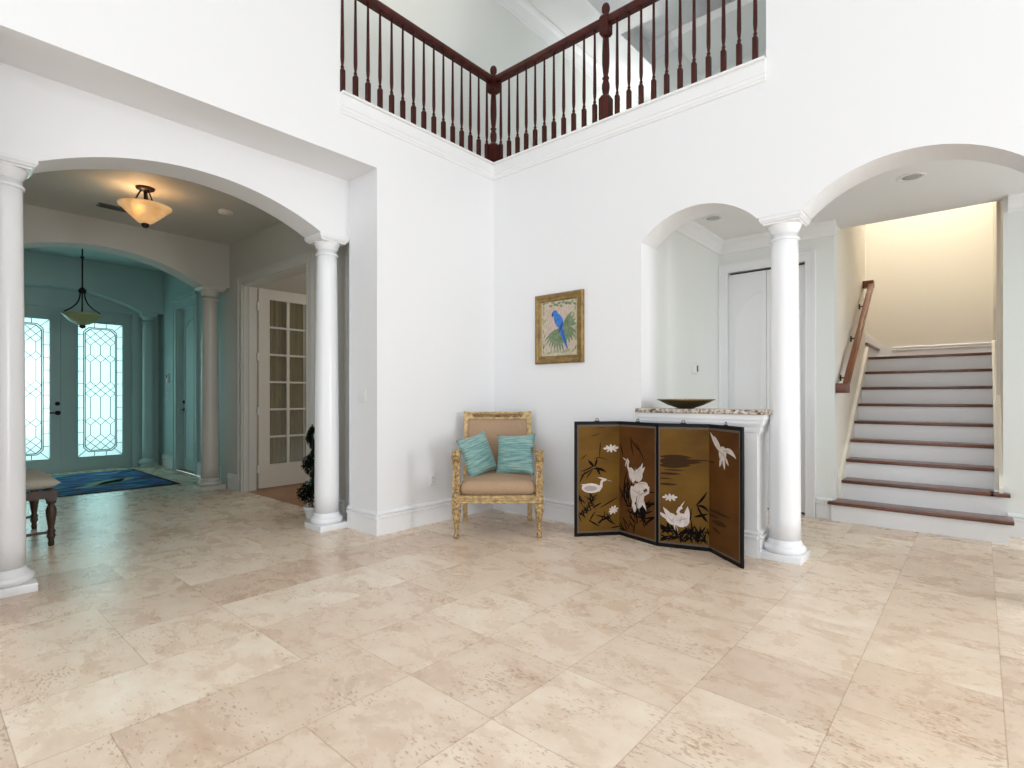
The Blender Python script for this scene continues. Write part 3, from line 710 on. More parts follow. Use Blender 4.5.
for i in range(4):
    (xa, ya), (xb, yb) = SP[i], SP[i + 1]
    w = math.hypot(xb - xa, yb - ya) - .004
    p = MB(); p.box(0, w, -.009, .009, .0, SH, .0015)
    panel = p.build('screen_panel', M_black, FS)
    panel.location = (xa - 2.0, ya + .2, 0); panel.rotation_euler = (0, 0, math.atan2(yb - ya, xb - xa))
    lb = .022 if i == 0 else .004; rb = .022 if i == 3 else .004
    if i == 1: rb = .007
    if i == 2: lb = .007
    MB().box(lb, w - rb, -.0105, -.009, .03, SH - .028).build('brocade_border', M_brocade, panel)
    l2 = lb + .012 if i in (0, 2) else lb; r2 = rb + .012 if i in (1, 3) else rb
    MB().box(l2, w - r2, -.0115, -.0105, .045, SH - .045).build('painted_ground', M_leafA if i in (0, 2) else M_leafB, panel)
    zf = -.0122
    def paint(name, shapes, m, lift=0):
        if name in ('painted_feathers', 'painted_mist') and len(shapes) > 1:
            for j, q in enumerate(shapes): paint(name[:-1] if name.endswith('s') else 'mist_band', [q], m, lift + .00002 * j)
            return
        b = MB()
        for j, s_ in enumerate(shapes):
            # keep inside the panel
            s2 = [(min(max(x, l2 + .001), w - r2 - .001), min(max(z, .047), SH - .047)) for x, z in s_]
            b.flat(s2, 'xz', zf - lift - .00002 * j, .0006)
        b.build(name, m, panel)
    if i == 0:
        paint('painted_grass', grass(rnd, .10, .27, 14, .15) + grass(rnd, .12, .17, 12, .14, 1.2) + grass(rnd, .28, .10, 10, .15, 1.5) + [leaf(.05, .52, .15, .006, .5), leaf(.10, .50, .10, .005, .9), leaf(.17, .60, .08, .012, 2.3), leaf(.17, .58, .12, .011, .2, -1), leaf(.19, .60, .09, .010, -1.1), leaf(.18, .60, .08, .009, 1.3), leaf(.05, .56, .17, .006, .2, .5), leaf(.04, .46, .12, .006, 1.1)], M_ink)
        paint('painted_reeds', [leaf(.05, .66, .08, .004, .7), leaf(.17, .67, .13, .004, .3, -.9), leaf(.22, .68, .14, .005, 1.5), leaf(.22, .24, .2, .006, .5), leaf(.20, .93, .12, .003, .2), leaf(.14, .86, .10, .003, .3)], M_inkbrown, .0003)
        paint('painted_bird', [ell(.145, .415, .085, .042, -.05), leaf(.21, .41, .16, .020, 2.9), strip([(.20, .40), (.235, .43), (.24, .47), (.265, .485)], [.026, .014, .010, .011]), ell(.265, .485, .022, .011), leaf(.27, .49, .07, .006, 2.9)], M_bird, .0006)
        paint('painted_feathers', [ell(.14, .413, .058, .024, -.05), leaf(.28, .485, .06, .003, -.3)], M_birdgrey, .0010)
        paint('painted_blossom', blossom(.325, .755, 1.0), M_bird, .0006); paint('painted_blossom', blossom(.345, .22, .85, 1.25), M_bird, .0006)
    if i == 1:
        paint('painted_grass', grass(rnd, .20, .24, 26, .2, 1.4, .008) + grass(rnd, .26, .17, 18, .19, 1.4, .008) + grass(rnd, .08, .33, 12, .26, .5) + grass(rnd, .10, .06, 10, .12, 1.4), M_ink)
        paint('painted_reeds', [leaf(.13, .86, .20, .007, -.9, .3), leaf(.14, .86, .17, .008, -1.5, .3), leaf(.20, .82, .18, .006, -1.0), leaf(.02, .80, .13, .007, -1.3), leaf(.33, .42, .09, .006, .1), leaf(.33, .33, .09, .006, .2), leaf(.02, .30, .2, .005, 1.2)], M_inkbrown, .0003)
        paint('painted_bird', [ell(.155, .54, .035, .065, .25), strip([(.13, .57), (.105, .61), (.115, .65), (.10, .675)], [.015, .010, .010, .004]), leaf(.10, .67, .07, .006, -1.9), leaf(.09, .655, .05, .005, 2.6)], M_bird, .0006)
        paint('painted_bird', [ell(.225, .545, .048, .055, -.35), leaf(.20, .50, .16, .020, .9), strip([(.24, .59), (.262, .62), (.275, .65)], [.020, .010, .003])], M_bird, .0008)
        paint('painted_bird', [ell(.25, .455, .085, .036, .35), ell(.205, .42, .030, .06, -.2), ell(.165, .38, .026, .07, .15), ell(.25, .35, .036, .085, -.3), leaf(.21, .42, .17, .02, -1.9), leaf(.23, .40, .16, .018, -1.0), strip([(.30, .47), (.335, .455), (.335, .42), (.29, .39), (.25, .37)], [.018, .016, .012, .009, .003]), ell(.185, .265, .018, .035)], M_bird, .0012)
        paint('painted_feathers', [leaf(.16, .47, .16, .004, .1), leaf(.15, .42, .15, .004, -.3), leaf(.17, .54, .08, .003, 1.2), leaf(.20, .33, .1, .004, -1.1), leaf(.24, .38, .12, .005, .5), leaf(.22, .30, .1, .003, 1.3), leaf(.21, .56, .07, .003, .9)], M_birdgrey, .0017)
    if i == 2:
        mist = [leaf(-.02, .69, .36, .030, 0), leaf(.02, .725, .25, .018, 0), leaf(0, .655, .26, .022, .02), leaf(.14, .705, .3, .006, 0), leaf(.0, .59, .19, .010, 0), leaf(0, .55, .12, .006, 0), leaf(.0, .505, .16, .010, 0), leaf(.05, .62, .17, .006, 0)]
        paint('painted_mist', mist, M_mist)
        paint('painted_grass', grass(rnd, .10, .09, 30, .11, 1.5, .008) + grass(rnd, .24, .09, 28, .12, 1.5, .008) + grass(rnd, .32, .09, 14, .11, 1.3, .007) + [leaf(.29, .35, .15, .009, .75, .4), leaf(.30, .35, .10, .010, .2, -1.4), leaf(.30, .36, .13, .008, -1.3, .5), leaf(.28, .26, .11, .011, .3), leaf(.32, .30, .10, .011, -.9), leaf(.25, .22, .11, .006, 1.5)], M_ink, .0003)
        paint('painted_bird', [ell(.185, .225, .060, .055, .2), leaf(.22, .20, .14, .022, 1.5), strip([(.175, .26), (.155, .29), (.17, .32), (.19, .325)], [.016, .011, .012, .008]), leaf(.17, .32, .07, .005, 1.0)], M_bird, .0006)
        paint('painted_bird', [ell(.11, .23, .055, .042, -.7), leaf(.13, .20, .15, .020, 2.2), leaf(.10, .22, .12, .014, 2.6), ell(.14, .16, .012, .03, .3)], M_bird, .0010)
        paint('painted_feathers', [leaf(.15, .22, .09, .004, .3), leaf(.07, .25, .08, .003, -.7), leaf(.17, .20, .07, .003, 1.3), leaf(.10, .20, .07, .003, 1.0)], M_birdgrey, .0016)
        paint('painted_blossom', blossom(.095, .40, .85), M_bird, .0006)
    if i == 3:
        paint('painted_mist', [leaf(.0, .33, .30, .012, -.03), leaf(.05, .25, .20, .020, 0), leaf(.0, .29, .14, .010, 0), leaf(.0, .70, .09, .008, 0), leaf(.05, .20, .12, .012, -.2)], M_mist)
        paint('painted_bird', [ell(.19, .78, .050, .055, -.3), leaf(.19, .78, .23, .022, 2.55, -.25), leaf(.17, .80, .14, .016, 2.3), leaf(.20, .80, .17, .020, .35, -1.2), leaf(.18, .76, .09, .016, -1.9), leaf(.20, .76, .10, .016, -1.4), leaf(.22, .76, .08, .012, -.9)], M_bird, .0006)
        paint('painted_feathers', [leaf(.14, .80, .10, .004, -.5), leaf(.19, .79, .09, .004, -.9), leaf(.20, .80, .08, .004, .1)], M_birdgrey, .0012)
    # hanging ring on top
    b = MB(); c = w / 2; b.box(c - .022, c + .022, -.004, .004, SH, SH + .006, .001)
    b.tube([(c + .012 * math.cos(a), 0, SH + .015 + .011 * math.sin(a)) for a in [PI * (-.3 + 1.6 * k / 12) for k in range(13)]], .0028, 6)
    b.build('hanging_ring', M_bronze, panel)

# ------------------------------------------------------------------ parrot picture
PX, PZ, PW, PH = .876, 1.866, .574, .680
pic = empty('framed_picture', (PX, 0, PZ - PH / 2), 0, 'gold framed picture of a blue parrot above the armchair', 'picture')
def pbox(a, b_): return a
b = MB(); fw_ = .075; hw_, hh = PW / 2, PH / 2
prof = [(0, 0), (0, .022), (.012, .034), (.03, .034), (.045, .024), (.062, .024), (.075, .014), (.075, 0)]
cs = [(-hw_, 0), (hw_, 0), (hw_, PH), (-hw_, PH)]
rings = []
for (d, o) in prof: rings.append([b.v((sgn(x) * (hw_ - d), -o, (d if z == 0 else PH - d))) for x, z in cs])
for r0_, r1_ in zip(rings, rings[1:]):
    for k in range(4): b.face([r0_[k], r0_[(k + 1) % 4], r1_[(k + 1) % 4], r1_[k]])
b.build('frame', M_frame, pic)
MB().box(-hw_ + .07, hw_ - .07, -.010, -.002, .07, PH - .07).build('print', M_print, pic)
yf = -.011
def pp(name, shapes, m, lift=0.0):
    if name in ('print_border', 'print_border_flowers', 'parrot_shading') and len(shapes) > 1:
        for j, q in enumerate(shapes): pp({'print_border': 'border_leaf', 'print_border_flowers': 'border_flower', 'parrot_shading': 'parrot_feather'}[name], [q], m, lift + .00003 * j)
        return
    b = MB()
    for j, s_ in enumerate(shapes): b.flat([(min(max(x, -hw_ + .078), hw_ - .078), min(max(z, .078), PH - .078)) for x, z in s_], 'xz', yf - lift - .00003 * j, .0006)
    b.build(name, m, pic)
pp('print_ground', [[(-.16, .13), (.16, .13), (.16, .55), (-.16, .55)]], M_printin)
r3 = random.Random(5)
bord = []
for k in range(16): bord.append(leaf(-.20 + k * .026, .575 + r3.uniform(-.01, .02), .05, .010, r3.uniform(-1, 1)))
for k in range(20): bord.append(leaf(r3.choice((-.185, .185)), .12 + k * .022, .05, .009, r3.uniform(.6, 2.5)))
pp('print_border', bord[:18], M_green, .0004)
pp('print_border_flowers', bord[18:] + [leaf(-.18 + k * .03, .10, .045, .009, r3.uniform(0, 2)) for k in range(12)], M_greenl, .0004)
pp('palm_fronds', [leaf(.03, .34, .24, .016, PI + .25 + .17 * k, .55) for k in range(8)] + [leaf(.05, .36, .19, .020, -1.35 + .22 * k, -.5) for k in range(6)] + [leaf(.06, .37, .15, .022, .9 - .3 * k) for k in range(4)], M_green, .0008)
pp('parrot_body', [ell(.0, .41, .048, .085, .5), ell(-.045, .485, .032, .032), strip([(.02, .34), (.06, .24), (.10, .14)], [.026, .018, .006])], M_blue, .0016)
pp('parrot_shading', [leaf(.05, .40, .12, .012, -2.0), leaf(.03, .33, .22, .006, -1.2), leaf(-.075, .50, .05, .010, -1.6)], M_blued, .0022)

# ------------------------------------------------------------------ doors
def panel_face(b, x0, x1, z0, z1, yf, d=.010, w=.03):
    """raised frame moulding of a door panel on face y=yf (towards -y)"""
    for (a, c, e, f) in ((x0, x1, z0, z0 + w), (x0, x1, z1 - w, z1), (x0, x0 + w, z0 + w, z1 - w), (x1 - w, x1, z0 + w, z1 - w)): b.box(a, c, yf - d, yf, e, f)
# closet bifold doors
dc = empty('door_3', (2.225, YH, 0), 0, 'white bifold closet doors with arched panels', None, None, 'structure')
def dl(mb): mb.M = Matrix.Translation((-2.225, -YH, 0)); return mb
for (xa, xb, s) in ((1.832, 2.222, 1), (2.226, 2.618, -1)):
    b = MB(); dl(b); b.box(xa, xb, YH + .05, YH + .085, .02, 2.555)
    lf = b.build('door_leaf', M_trim, dc)
    b = MB(); dl(b); ox0, ox1 = xa + .07, xb - .055
    if s < 0: ox0, ox1 = xa + .055, xb - .07
    yf_ = YH + .05; n = 10
    arcp = [(ox0 + (ox1 - ox0) * k / n, 2.08 + .26 * (math.sin(PI / 2 * (k / n if s > 0 else 1 - k / n)))) for k in range(n + 1)]
    path = [(ox0, 1.05)] + arcp + [(ox1, 1.05), (ox0, 1.05)]
    for (p0, p1) in zip(path, path[1:]): b.prism(strip([p0, p1], .010), 'xz', yf_ - .008, yf_)
    path = [(ox0, .15), (ox0, .90), (ox1, .90), (ox1, .15), (ox0, .15)]
    for (p0, p1) in zip(path, path[1:]): b.prism(strip([p0, p1], .010), 'xz', yf_ - .008, yf_)
    b.build('door_panel', M_trim, lf)
b = MB(); dl(b); CS = .095
cas = [(0, 0), (0, .018), (.012, .024), (.03, .02), (.07, .022), (.085, .03), (CS, .03), (CS, 0)]
def casing(b, x0, x1, zt, yf, sg=-1, cs=CS):
    for (d0, d1, t) in ((0, .012, .026), (.012, cs - .024, .020), (cs - .024, cs, .032)):
        b.box(x0 - d1, x0 - d0, yf + sg * t, yf, 0, zt + d0); b.box(x1 + d0, x1 + d1, yf + sg * t, yf, 0, zt + d0); b.box(x0 - d1, x1 + d1, yf + sg * t, yf, zt + d0, zt + d1)
casing(b, 1.84, 2.61, 2.57, YH)
b.build('door_casing', M_trim, dc)
b = MB(); dl(b); b.box(1.832, 2.618, YH + .10, YH + .12, 0, 2.58); b.build('door_backing', M_dark, dc)
# french door
fd = empty('door_2', (-2.2, -1.27, 0), 0, 'white french door with twelve curtained panes standing open', None, None, 'structure')
b = MB(); b.M = Matrix.Translation((2.2, 1.27, 0)); casing(b, -3.07, -1.42, 2.62, -1.35, cs=.11)
b.box(-3.08, -3.055, -1.3499, -1.19, 0, 2.63); b.box(-1.435, -1.41, -1.3499, -1.19, 0, 2.63); b.box(-3.055, -1.435, -1.3499, -1.19, 2.605, 2.63)
b.box(-3.055, -3.04, -1.29, -1.25, 0, 2.605)
b.build('door_casing', M_galtrim, fd)
lf = MB(); W_, H_ = .80, 2.585
st_ = .145; top_, bot_ = .13, .30
lf.box(0, st_, -.02, .02, 0, H_); lf.box(W_ - st_, W_, -.02, .02, 0, H_); lf.box(st_, W_ - st_, -.02, .02, 0, bot_); lf.box(st_, W_ - st_, -.02, .02, H_ - top_, H_)
gw, gh = W_ - 2 * st_, H_ - top_ - bot_
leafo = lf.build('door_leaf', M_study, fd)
b = MB(); b.box(W_ / 2 - .018, W_ / 2 + .018, -.016, .016, bot_, H_ - top_)
for k in range(1, 6): z = bot_ + gh * k / 6; b.box(st_, W_ / 2 - .018, -.016, .016, z - .012, z + .012); b.box(W_ / 2 + .018, W_ - st_, -.016, .016, z - .012, z + .012)
b.build('muntin', M_study, leafo)
MB().box(st_, W_ - st_, .0, .003, bot_, H_ - top_).build('glass_pane', M_glass, leafo)
b = MB(); n = 40; prev = None
A = [(st_ + gw * k / n, .034 + .010 * math.sin(k * 1.3) + .006 * math.sin(k * .5)) for k in range(n + 1)]
b.prism(A + [(x, y + .004) for x, y in A[::-1]], 'xy', bot_ - .03, H_ - top_ + .03)
b.build('door_curtain', M_curtain, leafo)
for z in (.25, 1.0, 1.7, 2.35): MB().box(-.018, -.001, -.03, .012, z - .05, z + .05).build('hinge', M_trim, leafo)
leafo.location = (-3.07 + 2.2, -1.165 + 1.27, .02); leafo.rotation_euler = (0, 0, math.radians(92))
# side door in foyer
sd = empty('door_4', (-5.635, -1.19, 0), 0, 'white panelled side door in the foyer', None, None, 'structure')
b = MB(); b.M = Matrix.Translation((5.635, 1.19, 0)); casing(b, -6.05, -5.22, 2.65, -1.19, cs=.13)
b.box(-6.05 - .15, -5.22 + .15, -1.25, -1.19, 2.78, 2.82)
b.box(-6.06, -6.035, -1.19, -1.05, 0, 2.66); b.box(-5.235, -5.21, -1.19, -1.05, 0, 2.66); b.build('door_casing', M_foy, sd)
b = MB(); b.M = Matrix.Translation((5.635, 1.19, 0)); b.box(-6.035, -5.235, -1.11, -1.07, .01, 2.65)
lf = b.build('door_leaf', M_foy, sd)
b = MB(); b.M = Matrix.Translation((5.635, 1.19, 0)); x0, x1 = -5.92, -5.35
n = 12; path = [(x0, 1.15)] + [(x0 + (x1 - x0) * k / n, 2.30 + .16 * math.sin(PI * k / n)) for k in range(n + 1)] + [(x1, 1.15), (x0, 1.15)]
for p0, p1 in zip(path, path[1:]): b.prism(strip([p0, p1], .012), 'xz', -1.122, -1.11)
path = [(x0, .18), (x0, 1.0), (x1, 1.0), (x1, .18), (x0, .18)]
for p0, p1 in zip(path, path[1:]): b.prism(strip([p0, p1], .012), 'xz', -1.122, -1.11)
b.build('door_panel', M_foy, lf)
b = MB(); b.M = Matrix.Translation((5.635, 1.19, 0)) @ Matrix.Translation((-5.97, -1.11, .99)) @ Matrix.Rotation(PI / 2, 4, 'X')
b.lathe([(.03, 0), (.03, .01), (.012, .014), (.012, .05)], seg=16); b.box(-.01, .11, -.01, .01, .04, .055, .003); b.lathe([(.026, 0), (.026, .012), (.015, .02)], (0, .13, 0), 16)
b.build('door_handle', M_bronze, lf)
b = MB(); b.box(-6.04, -5.23, -1.2, -1.05, 0, .012); b.M = Matrix.Identity(4)
struct('trim_5', b, M_brass)
# front double doors
XD = -7.03
fr = empty('door_1', (XD, -2.6, 0), 0, 'double front doors with leaded glass seen through the foyer', None, None, 'structure')
def dd(mb): mb.M = Matrix.Translation((-XD, 2.6, 0)); return mb
b = MB(); dd(b)
pts = [(-4.3, 0), (-4.3, 3.38), (-1.19, 3.38), (-1.19, 0), (-1.575, 0), (-1.575, 2.625), (-3.435, 2.625), (-3.435, 0)]
b.prism(pts, 'yz', XD - .14, XD); b.box(XD - .14, XD - .02, -3.435, -1.575, 0, .03); b.build('door_surround', M_foy, fr)
b = MB(); dd(b)
b.box(XD, XD + .03, -1.585, -1.50, 0, 2.70); b.box(XD, XD + .03, -3.51, -3.425, 0, 2.70); b.box(XD, XD + .03, -3.425, -1.585, 2.615, 2.70)
b.build('door_casing', M_foy, fr)
def front_leaf(y0, y1, hinge):
    gy0, gy1, gz0, gz1 = (y0 + .20, y1 - .13, .225, 2.42) if not hinge else (y0 + .19, y1 - .15, .225, 2.42)
    b = MB(); dd(b); xo, xi = XD - .10, XD - .05
    b.box(xo, xi, y0, gy0, .02, 2.63); b.box(xo, xi, gy1, y1, .02, 2.63); b.box(xo, xi, gy0, gy1, .02, gz0); b.box(xo, xi, gy0, gy1, gz1, 2.63)
    lf = b.build('door_leaf', M_foy, fr)
    b = MB(); dd(b); w = .028
    for (ya, yb, za, zb) in ((gy0 - w, gy1 + w, gz0 - w, gz0), (gy0 - w, gy1 + w, gz1, gz1 + w), (gy0 - w, gy0, gz0, gz1), (gy1, gy1 + w, gz0, gz1)): b.box(xi, xi + .012, ya, yb, za, zb)
    b.build('glass_bead', M_foy, lf)
    b = MB(); dd(b); b.box(xi - .022, xi - .016, gy0, gy1, gz0, gz1); b.build('leaded_glass', M_frost, lf)
    # came lines
    b = MB(); dd(b); W2, H2 = gy1 - gy0, gz1 - gz0; cx, cz = (gy0 + gy1) / 2, (gz0 + gz1) / 2; xs = xi - .014
    def line(p, q, t=.0045):
        if p == q: return
        b.prism(strip([(cx + p[0], cz + p[1]), (cx + q[0], cz + q[1])], t), 'yz', xs - .003, xs + .003)
    for ins in (.075, .095):
        hx, hz, c = W2 / 2 - ins, H2 / 2 - ins, .07
        o8 = [(-hx + c, -hz), (hx - c, -hz), (hx, -hz + c), (hx, hz - c), (hx - c, hz), (-hx + c, hz), (-hx, hz - c), (-hx, -hz + c)]
        for k in range(8): line(o8[k], o8[(k + 1) % 8], .0065)
    for k in range(1, 11):
        z = -H2 / 2 + H2 * k / 11
        line((-W2 / 2, z), (-W2 / 2 + .075, z)); line((W2 / 2 - .075, z), (W2 / 2, z))
    for sx in (-1, 1):
        for sz in (-1, 1): line((sx * W2 / 2, sz * H2 / 2), (sx * (W2 / 2 - .105), sz * (H2 / 2 - .105)))
        line((sx * .08, -H2 / 2), (sx * .08, -H2 / 2 + .075)); line((sx * .08, H2 / 2), (sx * .08, H2 / 2 - .075))
    hx, hz = W2 / 2 - .095, H2 / 2 - .095
    a = hx * 2 / 3   # spacing of vertical came lines: -a,0,a
    zones = [(-hz, -hz + .26), (-.30 - .30, -.50), (-.12, .14), (.46, .60) , (hz - .30, hz)]
    zc = [(-hz + .13, .13, 2), (-.52, .065, 1), (0.0, .13, 2), (.52, .065, 1), (hz - .14, .13, 2)]
    prev = -hz
    for zi, (z, h, lv) in enumerate(zc):
        for x in (-a, 0, a):
            if zi > 0: line((x, zc[zi - 1][0] + zc[zi - 1][1]), (x, z - h))
            dx, s_ = a / 2, h / lv
            for q in range(lv):
                z0_ = z - h + q * 2 * s_ if lv > 1 else z - h
                z1_ = z0_ + 2 * (h / lv)
                zm = (z0_ + z1_) / 2
                line((x, z0_), (x + dx, zm)); line((x + dx, zm), (x, z1_)); line((x, z1_), (x - dx, zm)); line((x - dx, zm), (x, z0_))
                if lv > 1 and q == 0: line((x - dx, zm), (x - dx - 0.0, zm))
        for x in (-a * 1.5, a * 1.5): line((x, z - .001), (sgn(x) * hx, z))
    b.build('lead_came', M_lead, lf)
    if hinge:
        b = MB(); b.M = Matrix.Translation((-XD, 2.6, 0)) @ Matrix.Translation((xi, y1 - .055, .95)) @ Matrix.Rotation(PI / 2, 4, 'Y')
        b.lathe([(.034, 0), (.034, .01), (.014, .018), (.014, .05)], seg=16); b.lathe([(.02, .045), (.032, .055), (.034, .07), (.022, .085), (0, .088)], seg=16); b.box(-.012, .012, -.10, 0, .02, .032)
        b.lathe([(.032, 0), (.032, .012), (.02, .022), (0, .024)], (-.145, 0, 0), 16)
        b.build('door_knob', M_bronze, lf)
    return lf
front_leaf(-2.505, -1.58, False); front_leaf(-3.43, -2.508, True)
b = MB(); dd(b); b.box(XD - .05, XD - .03, -2.525, -2.485, .02, 2.61); b.build('astragal', M_foy, fr)

# ------------------------------------------------------------------ small fixtures
def plate(name, loc, rz, label, cat, w, h, ops, m=M_plastic):
    t = empty(name, loc, rz, label, cat)
    MB().box(-w / 2, w / 2, -.006, 0, -h / 2, h / 2, .0025).build('cover_plate', m, t); ops(t); return t
def sw(t):
    for x in (-.023, .023): MB().box(x - .016, x + .016, -.010, -.006, -.033, .033, .002).build('rocker', M_plastic, t)
plate('light_switch', (-.225, -1.475, 1.215), 0, 'white double rocker switch plate on the pier beside the column', 'light switch', .115, .118, sw)
def outl_(t):
    for z in (-.02, .02):
        s_ = MB().box(-.016, .016, -.009, -.006, z - .014, z + .014, .002).build('socket', M_plastic, t)
        MB().box(-.008, -.005, -.0098, -.009, z - .006, z + .006).box(.004, .007, -.0098, -.009, z - .006, z + .006).build('slot', M_dark, s_)
plate('wall_outlet', (0, -.855, .415), PI / 2, 'white outlet on the left wall beside the armchair', 'outlet', .075, .12, outl_)
def thermo(t):
    MB().box(-.058, .058, -.028, -.006, -.05, .05, .006).build('housing', M_plastic, t)
    MB().box(.005, .04, -.0295, -.028, -.03, .03).build('display', mat('grey lcd', (.05, .06, .06), .2), t)
plate('thermostat', (1.742, 1.13, 1.49), PI / 2, 'white thermostat with dark display on the niche wall above the bowl', 'thermostat', .13, .11, thermo)
def inter(t):
    MB().box(-.05, .05, -.03, -.006, -.08, .08, .005).build('housing', M_plastic, t)
    MB().box(-.03, .03, -.032, -.03, .01, .06).build('display', M_dark, t)
plate('alarm_keypad', (-6.48, -1.19, 1.52), 0, 'grey alarm keypad on the foyer wall left of the side door', 'keypad', .11, .17, inter)
plate('light_switch', (-6.50, -1.19, 1.22), 0, 'single switch plate on the foyer wall below the alarm keypad', 'light switch', .11, .118, sw)
plate('wall_outlet', (4.06, 3.4, 2.09), -PI / 2, 'small switch plate on the cream stairwell wall above the stairs', 'switch plate', .08, .12, lambda t: MB().box(-.012, .012, -.010, -.006, -.02, .02).build('toggle', M_plastic, t))

def downlight(loc, label):
    t = empty('recessed_light', loc, 0, label, 'ceiling light', 'recessed lights in the hall ceiling')
    MB().lathe([(.062, -.001), (.062, -.004), (.085, -.006), (.095, -.003), (.095, 0.0), (.062, -.001)], seg=40).build('trim_ring', M_plastic, t)
    MB().lathe([(.061, -.002), (.05, -.0035), (.02, -.004), (0, -.004)], seg=32).build('lens', mat('unlit lamp lens', (.45, .45, .43), .5), t)
downlight((2.009, .938, 2.92), 'round recessed light above the niche with the bowl')
downlight((3.534, 1.0, 2.92), 'round recessed light above the foot of the stairs')

# gallery semi-flush light
M_amber, n, l, bs = new_mat('amber alabaster glass')
bs.inputs['Base Color'].default_value = (.78, .52, .25, 1); bs.inputs['Roughness'].default_value = .35
bs.inputs['Transmission Weight'].default_value = .25
nz = n.new('ShaderNodeTexNoise'); nz.inputs['Scale'].default_value = 6; cr = n.new('ShaderNodeValToRGB')
cr.color_ramp.elements[0].position = .35; cr.color_ramp.elements[0].color = (.80, .42, .12, 1); cr.color_ramp.elements[1].position = .65; cr.color_ramp.elements[1].color = (1, .78, .45, 1)
l.new(nz.outputs[0], cr.inputs[0]); l.new(cr.outputs[0], bs.inputs['Emission Color']); bs.inputs['Emission Strength'].default_value = .30
gl = empty('ceiling_light', (-2.07, -2.66, 3.2), 0, 'bronze semi-flush ceiling light with glowing amber glass bowl', 'ceiling light')
MB().lathe([(.0, -.03), (.05, -.028), (.075, -.015), (.08, 0)], seg=32).build('canopy', M_bronze, gl)
MB().tube([(0, 0, -.02), (0, 0, -.17)], .014, 10).build('stem', M_bronze, gl)
for k in range(3):
    a = k * 2 * PI / 3 + .5; MB().tube([(.03 * math.cos(a), .03 * math.sin(a), -.02), (.06 * math.cos(a), .06 * math.sin(a), -.08), (.10 * math.cos(a), .10 * math.sin(a), -.175)], .007, 8).build('arm', M_bronze, gl)
MB().lathe([(.02, -.345), (.06, -.33), (.11, -.285), (.16, -.235), (.195, -.20), (.215, -.185), (.219, -.175), (.205, -.182), (.16, -.220), (.10, -.27), (.05, -.315), (.02, -.33)], seg=48).build('glass_bowl', M_amber, gl)
MB().lathe([(.0, -.385), (.018, -.38), (.03, -.365), (.032, -.345), (.02, -.33)], seg=20).build('finial', M_bronze, gl)
# foyer pendant
pe = empty('pendant_light', (-5.75, -2.485, 3.38), 0, 'bronze pendant with unlit green glass bowl hanging before the front doors', 'pendant light')
PB = 1.20
MB().lathe([(.0, -.03), (.04, -.028), (.10, -.012), (.105, 0)], seg=32).build('canopy', M_bronze, pe)
b = MB(); b.tube([(0, 0, -.02), (0, 0, -PB + .55)], .010, 10); b.lathe([(.01, 0), (.024, .015), (.024, .03), (.01, .045)], (0, 0, -.20), 16); b.lathe([(.01, 0), (.045, .02), (.05, .05), (.02, .09), (.01, .10)], (0, 0, -PB + .50), 20)
b.build('rod', M_bronze, pe)
for k in range(3):
    a = k * 2 * PI / 3 + .9
    pth = [(.03 + .20 * (t_ ** 2.2), -PB + .52 - .30 * t_ ** .85) for t_ in [j / 10 for j in range(11)]]
    MB().tube([(r * math.cos(a), r * math.sin(a), z) for r, z in pth], .009, 8).build('arm', M_bronze, pe)
MB().tube([(0, 0, -PB + .5), (0, 0, -PB + .06)], .008, 8).build('centre_rod', M_bronze, pe)
MB().lathe([(.02, -PB + .045), (.08, -PB + .065), (.16, -PB + .115), (.205, -PB + .17), (.24, -PB + .205), (.235, -PB + .212), (.19, -PB + .175), (.12, -PB + .11), (.05, -PB + .075), (.02, -PB + .065)], seg=48).build('glass_bowl', mat('greenish alabaster', (.42, .46, .22), .35), pe)
MB().lathe([(.0, -PB), (.02, -PB + .008), (.045, -PB + .03), (.03, -PB + .05), (.02, -PB + .06)], seg=20).build('finial', M_bronze, pe)
# smoke detector, vent
sdm = empty('smoke_detector', (-2.16, -1.90, 3.2), 0, 'round beige smoke detector on the gallery ceiling', 'smoke detector')
MB().lathe([(.03, -.035), (.06, -.033), (.072, -.022), (.075, 0)], seg=32).build('housing', M_plastic, sdm)
MB().lathe([(0, -.037), (.028, -.036), (.03, -.03)], seg=24).build('button', M_trim, sdm)
ve = empty('ceiling_vent', (-2.93, -2.72, 3.2), 0, 'dark slotted air vent in the gallery ceiling behind the amber light', 'air vent')
MB().box(-.07, .07, -.14, .14, -.008, 0, .003).build('frame', mat('grey vent metal', (.13, .14, .12), .5), ve)
b = MB()
for k in range(5): b.box(-.05 + k * .022, -.042 + k * .022, -.12, .12, -.014, -.008)
b.build('slat', mat('dark vent slat', (.07, .075, .065), .5), ve)

